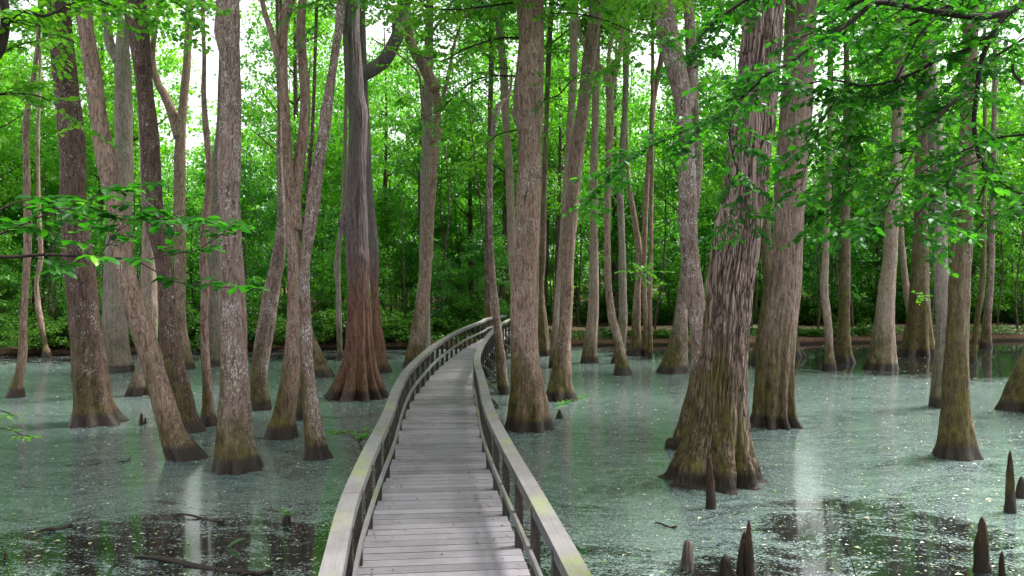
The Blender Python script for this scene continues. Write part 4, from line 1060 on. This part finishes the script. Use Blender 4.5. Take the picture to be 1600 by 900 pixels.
lines = [
 ('1600,5 1570,20 1535,26 1500,24 1460,18 1410,8 1365,4 1350,17 1315,45 1265,75 1230,100 1200,115', 0.030, 0.010, 0.6, -0.2, 1.0),
 ('1200,115 1185,130 1150,160 1120,185 1080,200 1050,214 1025,225 990,240 965,265 940,285', 0.012, 0.003, -0.2, 0.4, 1.2),
 ('1570,20 1550,55 1532,100 1527,145 1522,185 1525,220 1532,250 1550,272 1575,290 1600,305', 0.019, 0.014, 0.4, 0.2, 0.6),
 ('1527,145 1495,155 1465,185 1440,215 1420,250 1400,290 1385,325 1375,340', 0.014, 0.003, 0.3, -0.5, 1.2),
 ('1550,55 1510,78 1470,90 1440,108 1400,125 1350,134 1300,125 1250,132 1200,130 1150,140', 0.018, 0.004, 0.4, 0.9, 1.4),
 ('1532,250 1500,262 1480,285 1455,310 1425,345', 0.012, 0.003, 0.2, -0.4, 1.2),
 ('1545,272 1530,310 1515,345', 0.008, 0.002, 0.2, 0.5, 0.9),
 ('1400,125 1420,85 1440,50 1465,28', 0.009, 0.005, 0.5, 0.6, 1.0),
 ('1320,135 1300,165 1280,200 1262,250 1250,300', 0.008, 0.002, 0.7, 0.2, 1.4),
 ('1596,128 1584,115 1582,100', 0.012, 0.010, 0.0, 0.0, 0.5),
 ('1300,-90 1250,-50 1200,-20 1150,10 1110,40 1080,80', 0.03, 0.004, 1.2, 1.2, 1.6),
 ('1500,-110 1440,-60 1400,-30 1330,10 1290,40 1250,60', 0.03, 0.004, 0.8, 1.4, 1.6),
 ('1600,60 1560,85 1520,110 1480,140 1450,170', 0.012, 0.004, 1.2, 1.4, 1.8),
 ('1620,-60 1560,-30 1480,10 1420,40 1380,70 1350,100', 0.03, 0.004, 1.5, 1.8, 1.8),
 ('1640,200 1600,210 1560,215 1520,230 1470,250 1440,270', 0.014, 0.003, 1.0, 1.3, 1.5),
 ('1360,134 1345,180 1330,230 1325,280 1310,320', 0.008, 0.002, 0.9, 0.6, 1.5),
 ('1640,330 1600,320 1570,330 1540,345 1520,370', 0.012, 0.003, 1.0, 1.3, 0.9),
 ('1150,160 1140,210 1150,260 1165,310 1150,350', 0.006, 0.002, 0.2, 0.5, 1.0),
]
bough_set(root, lines, 6.0, 'beech', 0.070, 0.070, 0.40, 21, origin=org, tb=0.22)

# young tree outside the picture on the left with broad flat leaves
bx, by = -5.0, 5.2
root = thing('young_tree', 'low bough of broad flat leaves reaching in at the left edge', 'tree', (bx, by, 0)); org = Vector((bx, by, 0))
mb = MB(); mb.tube([Vector((0, 0, -0.5)), Vector((0.03, 0, 2)), Vector((0, 0, 4.2)), Vector((0.1, 0, 7))], [0.09, 0.07, 0.055, 0.02], 12)
mb.tube([Vector((0, 0, 3.4)), at(-60, 408, 5.0) - org, at(-5, 402, 5.0) - org], [0.03, 0.018, 0.014], 8)
mb.tube([Vector((0, 0, 3.6)), at(-60, 380, 5.3) - org, at(-5, 368, 5.3) - org], [0.03, 0.012, 0.008], 8)
mb.build('trunk', BARK['twig'], root, smooth=True)
lines = [('-5,402 30,401 70,398 130,401 190,404 232,406', 0.012, 0.006, 0.0, 0.1, 0.5),
 ('232,406 255,399 280,395 310,390 350,363', 0.005, 0.002, 0.1, 0.3, 1.0),
 ('210,405 240,422 275,440 320,447 360,449', 0.004, 0.0015, 0.1, 0.2, 0.5),
 ('-5,368 25,355 55,342 90,330 130,322', 0.008, 0.003, 0.3, 0.5, 1.5),
 ('155,402 172,375 192,350 205,335 230,325', 0.004, 0.002, 0.1, 0.5, 1.6),
 ('65,400 80,385 88,370 95,355', 0.004, 0.002, 0.0, -0.1, 1.0),
 ('205,335 240,345 270,335 310,345 350,350', 0.003, 0.0015, 0.5, 0.6, 1.3),
 ('130,322 150,305 190,295 220,292', 0.003, 0.0015, 0.5, 0.6, 1.2),
 ('-5,330 20,318 50,312 90,308', 0.006, 0.002, 0.5, 0.7, 1.3),
 ]
bough_set(root, [('-10,640 5,643 25,650', 0.003, 0.0015, 0, 0, 1.0), ('-10,668 10,670 42,682', 0.003, 0.0015, 0, 0, 1.0)], 4.9, 'bright', 0.04, 0.05, 0.08, 29, origin=org, spread=0.1, sub=0, wid=0.25)
bough_set(root, lines, 4.9, 'beech', 0.092, 0.095, 0.30, 22, origin=org, droop=0.0, spread=0.25, sub=1, wid=0.42, leafstep=0.5, tb=0.08, nj=0.2)

# overhead sprays at the top left and across the top
root = thing('leaning_maple', 'dark crooked stem and leafy twigs hanging in the top left corner', 'tree', (-9.6, 11, 0)); org = Vector((-9.6, 11, 0))
mb = MB(); mb.tube([Vector((0, 0, -0.5)), Vector((0.3, 0, 3)), Vector((0.9, 0, 7)), at(-40, 60, 11) - org, at(-10, -60, 11) - org], [0.2, 0.15, 0.13, 0.1, 0.06], 12)
mb.build('trunk', BARK['dark'], root, smooth=True)
lines = [('-60,110 -10,90 5,60 8,20 0,-40', 0.07, 0.05, 0.0, 0.0, 0.5),
 ('5,20 40,18 70,25 100,12 140,-10', 0.03, 0.008, 0.0, 0.5, 1.2), ('8,40 30,32 60,40 90,60 110,90', 0.012, 0.004, 0.2, 0.8, 1.0),
 ('-20,150 20,146 60,150 90,165', 0.02, 0.004, 0.2, 1.0, 1.0), ('-20,-40 60,-30 130,-10 180,10 230,20', 0.03, 0.004, 0.6, 1.0, 1.6),
 ('200,-60 240,-30 270,0 300,20 330,25', 0.02, 0.004, 1.0, 2.0, 1.4)]
bough_set(root, lines, 10.5, 'bright', 0.11, 0.11, 0.65, 23, origin=org)

root = thing('overhanging_tree', 'bright leafy sprays crossing the top centre above the boardwalk', 'tree', (0.6, 21, 0)); 
# its stem is a slim one behind the pale curving stem
org = Vector((0.6, 21, 0))
mb = MB(); mb.tube([Vector((-0.1, 0, -0.5)), Vector((0, 0, 3)), Vector((0.05, 0, 7)), Vector((-0.3, 0, 11)), Vector((-0.5, 0, 16))], [0.10, 0.075, 0.065, 0.05, 0.02], 10)
mb.build('trunk', BARK['tupelo'], root, smooth=True)
lines = [('826,60 780,60 730,75 690,95 650,85 610,75', 0.03, 0.006, 0, -4, 1.0), ('826,120 760,120 720,140 690,170 650,190', 0.025, 0.005, 0, -3, 1.0),
 ('826,0 760,10 700,15 640,5 590,20', 0.03, 0.005, 0, -5, 1.2), ('826,160 870,150 900,120 950,110 1000,90', 0.025, 0.005, 0, -3, 1.0),
 ('826,30 880,20 940,30 990,50 1030,60', 0.025, 0.005, 0, -3, 1.0), ('826,200 780,210 750,235 720,260', 0.02, 0.004, 0, -2, 0.9),
 ('826,-60 720,-60 620,-40 540,-20 480,10', 0.035, 0.005, 0, -6, 1.3), ('826,-60 900,-50 980,-30 1040,-10', 0.03, 0.005, 0, -5, 1.3)]
bough_set(root, lines, 21, 'bright', 0.12, 0.24, 0.95, 24, origin=org)

# leafy sprouts on trunks
def cluster(label, px, py, d, n, L, size, seedv, name='leafy_shoot'):
    p = at(px, py, d); r_ = thing(name, label, 'shoot', p)
    for q in range(3): sprig(r_, Vector((0, 0, 0)), n // 3, L, size, seedv + q, up=(0.1, 0.5, -0.4)[q])
cluster('fresh green shoot hanging in front of the V-shaped pair', 1008, 425, 33, 12, 1.3, 0.22, 41)
cluster('small yellow-green shoot on the trunk with the widest mossy foot', 1440, 462, 36, 6, 0.8, 0.17, 42)

# ---------------------------------------------------------------- light
W = bpy.data.worlds.new('World'); SC.world = W; W.use_nodes = True
nt = W.node_tree; nt.nodes.clear()
sky = nt.nodes.new('ShaderNodeTexSky'); sky.sky_type = 'NISHITA'; sky.sun_disc = False
EL, AZ = 58, 65   # azimuth clockwise from +Y
sky.sun_elevation = R(EL); sky.sun_rotation = R(AZ); sky.air_density = 1.0; sky.dust_density = 3.0; sky.ozone_density = 1.0
hs = nt.nodes.new('ShaderNodeHueSaturation'); hs.inputs['Saturation'].default_value = 0.10
bg = nt.nodes.new('ShaderNodeBackground'); bg.inputs[1].default_value = 0.135
ow = nt.nodes.new('ShaderNodeOutputWorld')
nt.links.new(sky.outputs[0], hs.inputs['Color']); nt.links.new(hs.outputs[0], bg.inputs[0]); nt.links.new(bg.outputs[0], ow.inputs[0])
sl = bpy.data.lights.new('sun', 'SUN'); sl.energy = 2.8; sl.angle = R(16); sl.color = (1.0, 0.95, 0.88)
so = bpy.data.objects.new('sun', sl); COL.objects.link(so)
dv = Vector((math.sin(R(AZ)) * math.cos(R(EL)), math.cos(R(AZ)) * math.cos(R(EL)), math.sin(R(EL))))
so.rotation_euler = dv.to_track_quat('Z', 'Y').to_euler(); so.location = dv * 60

vs = SC.view_settings; vs.view_transform = 'Standard'; vs.look = 'None'; vs.gamma = 1.0; vs.exposure = 1.55; vs.use_curve_mapping = False
SC.display_settings.display_device = 'sRGB'
cy = SC.cycles
cy.use_denoising = True
try: cy.denoiser = 'OPENIMAGEDENOISE'
except Exception: pass
cy.use_adaptive_sampling = True; cy.adaptive_threshold = 0.02
cy.max_bounces = 7; cy.diffuse_bounces = 4; cy.glossy_bounces = 3; cy.transmission_bounces = 4; cy.transparent_max_bounces = 4
cy.caustics_reflective = False; cy.caustics_refractive = False
cy.sample_clamp_indirect = 6.0
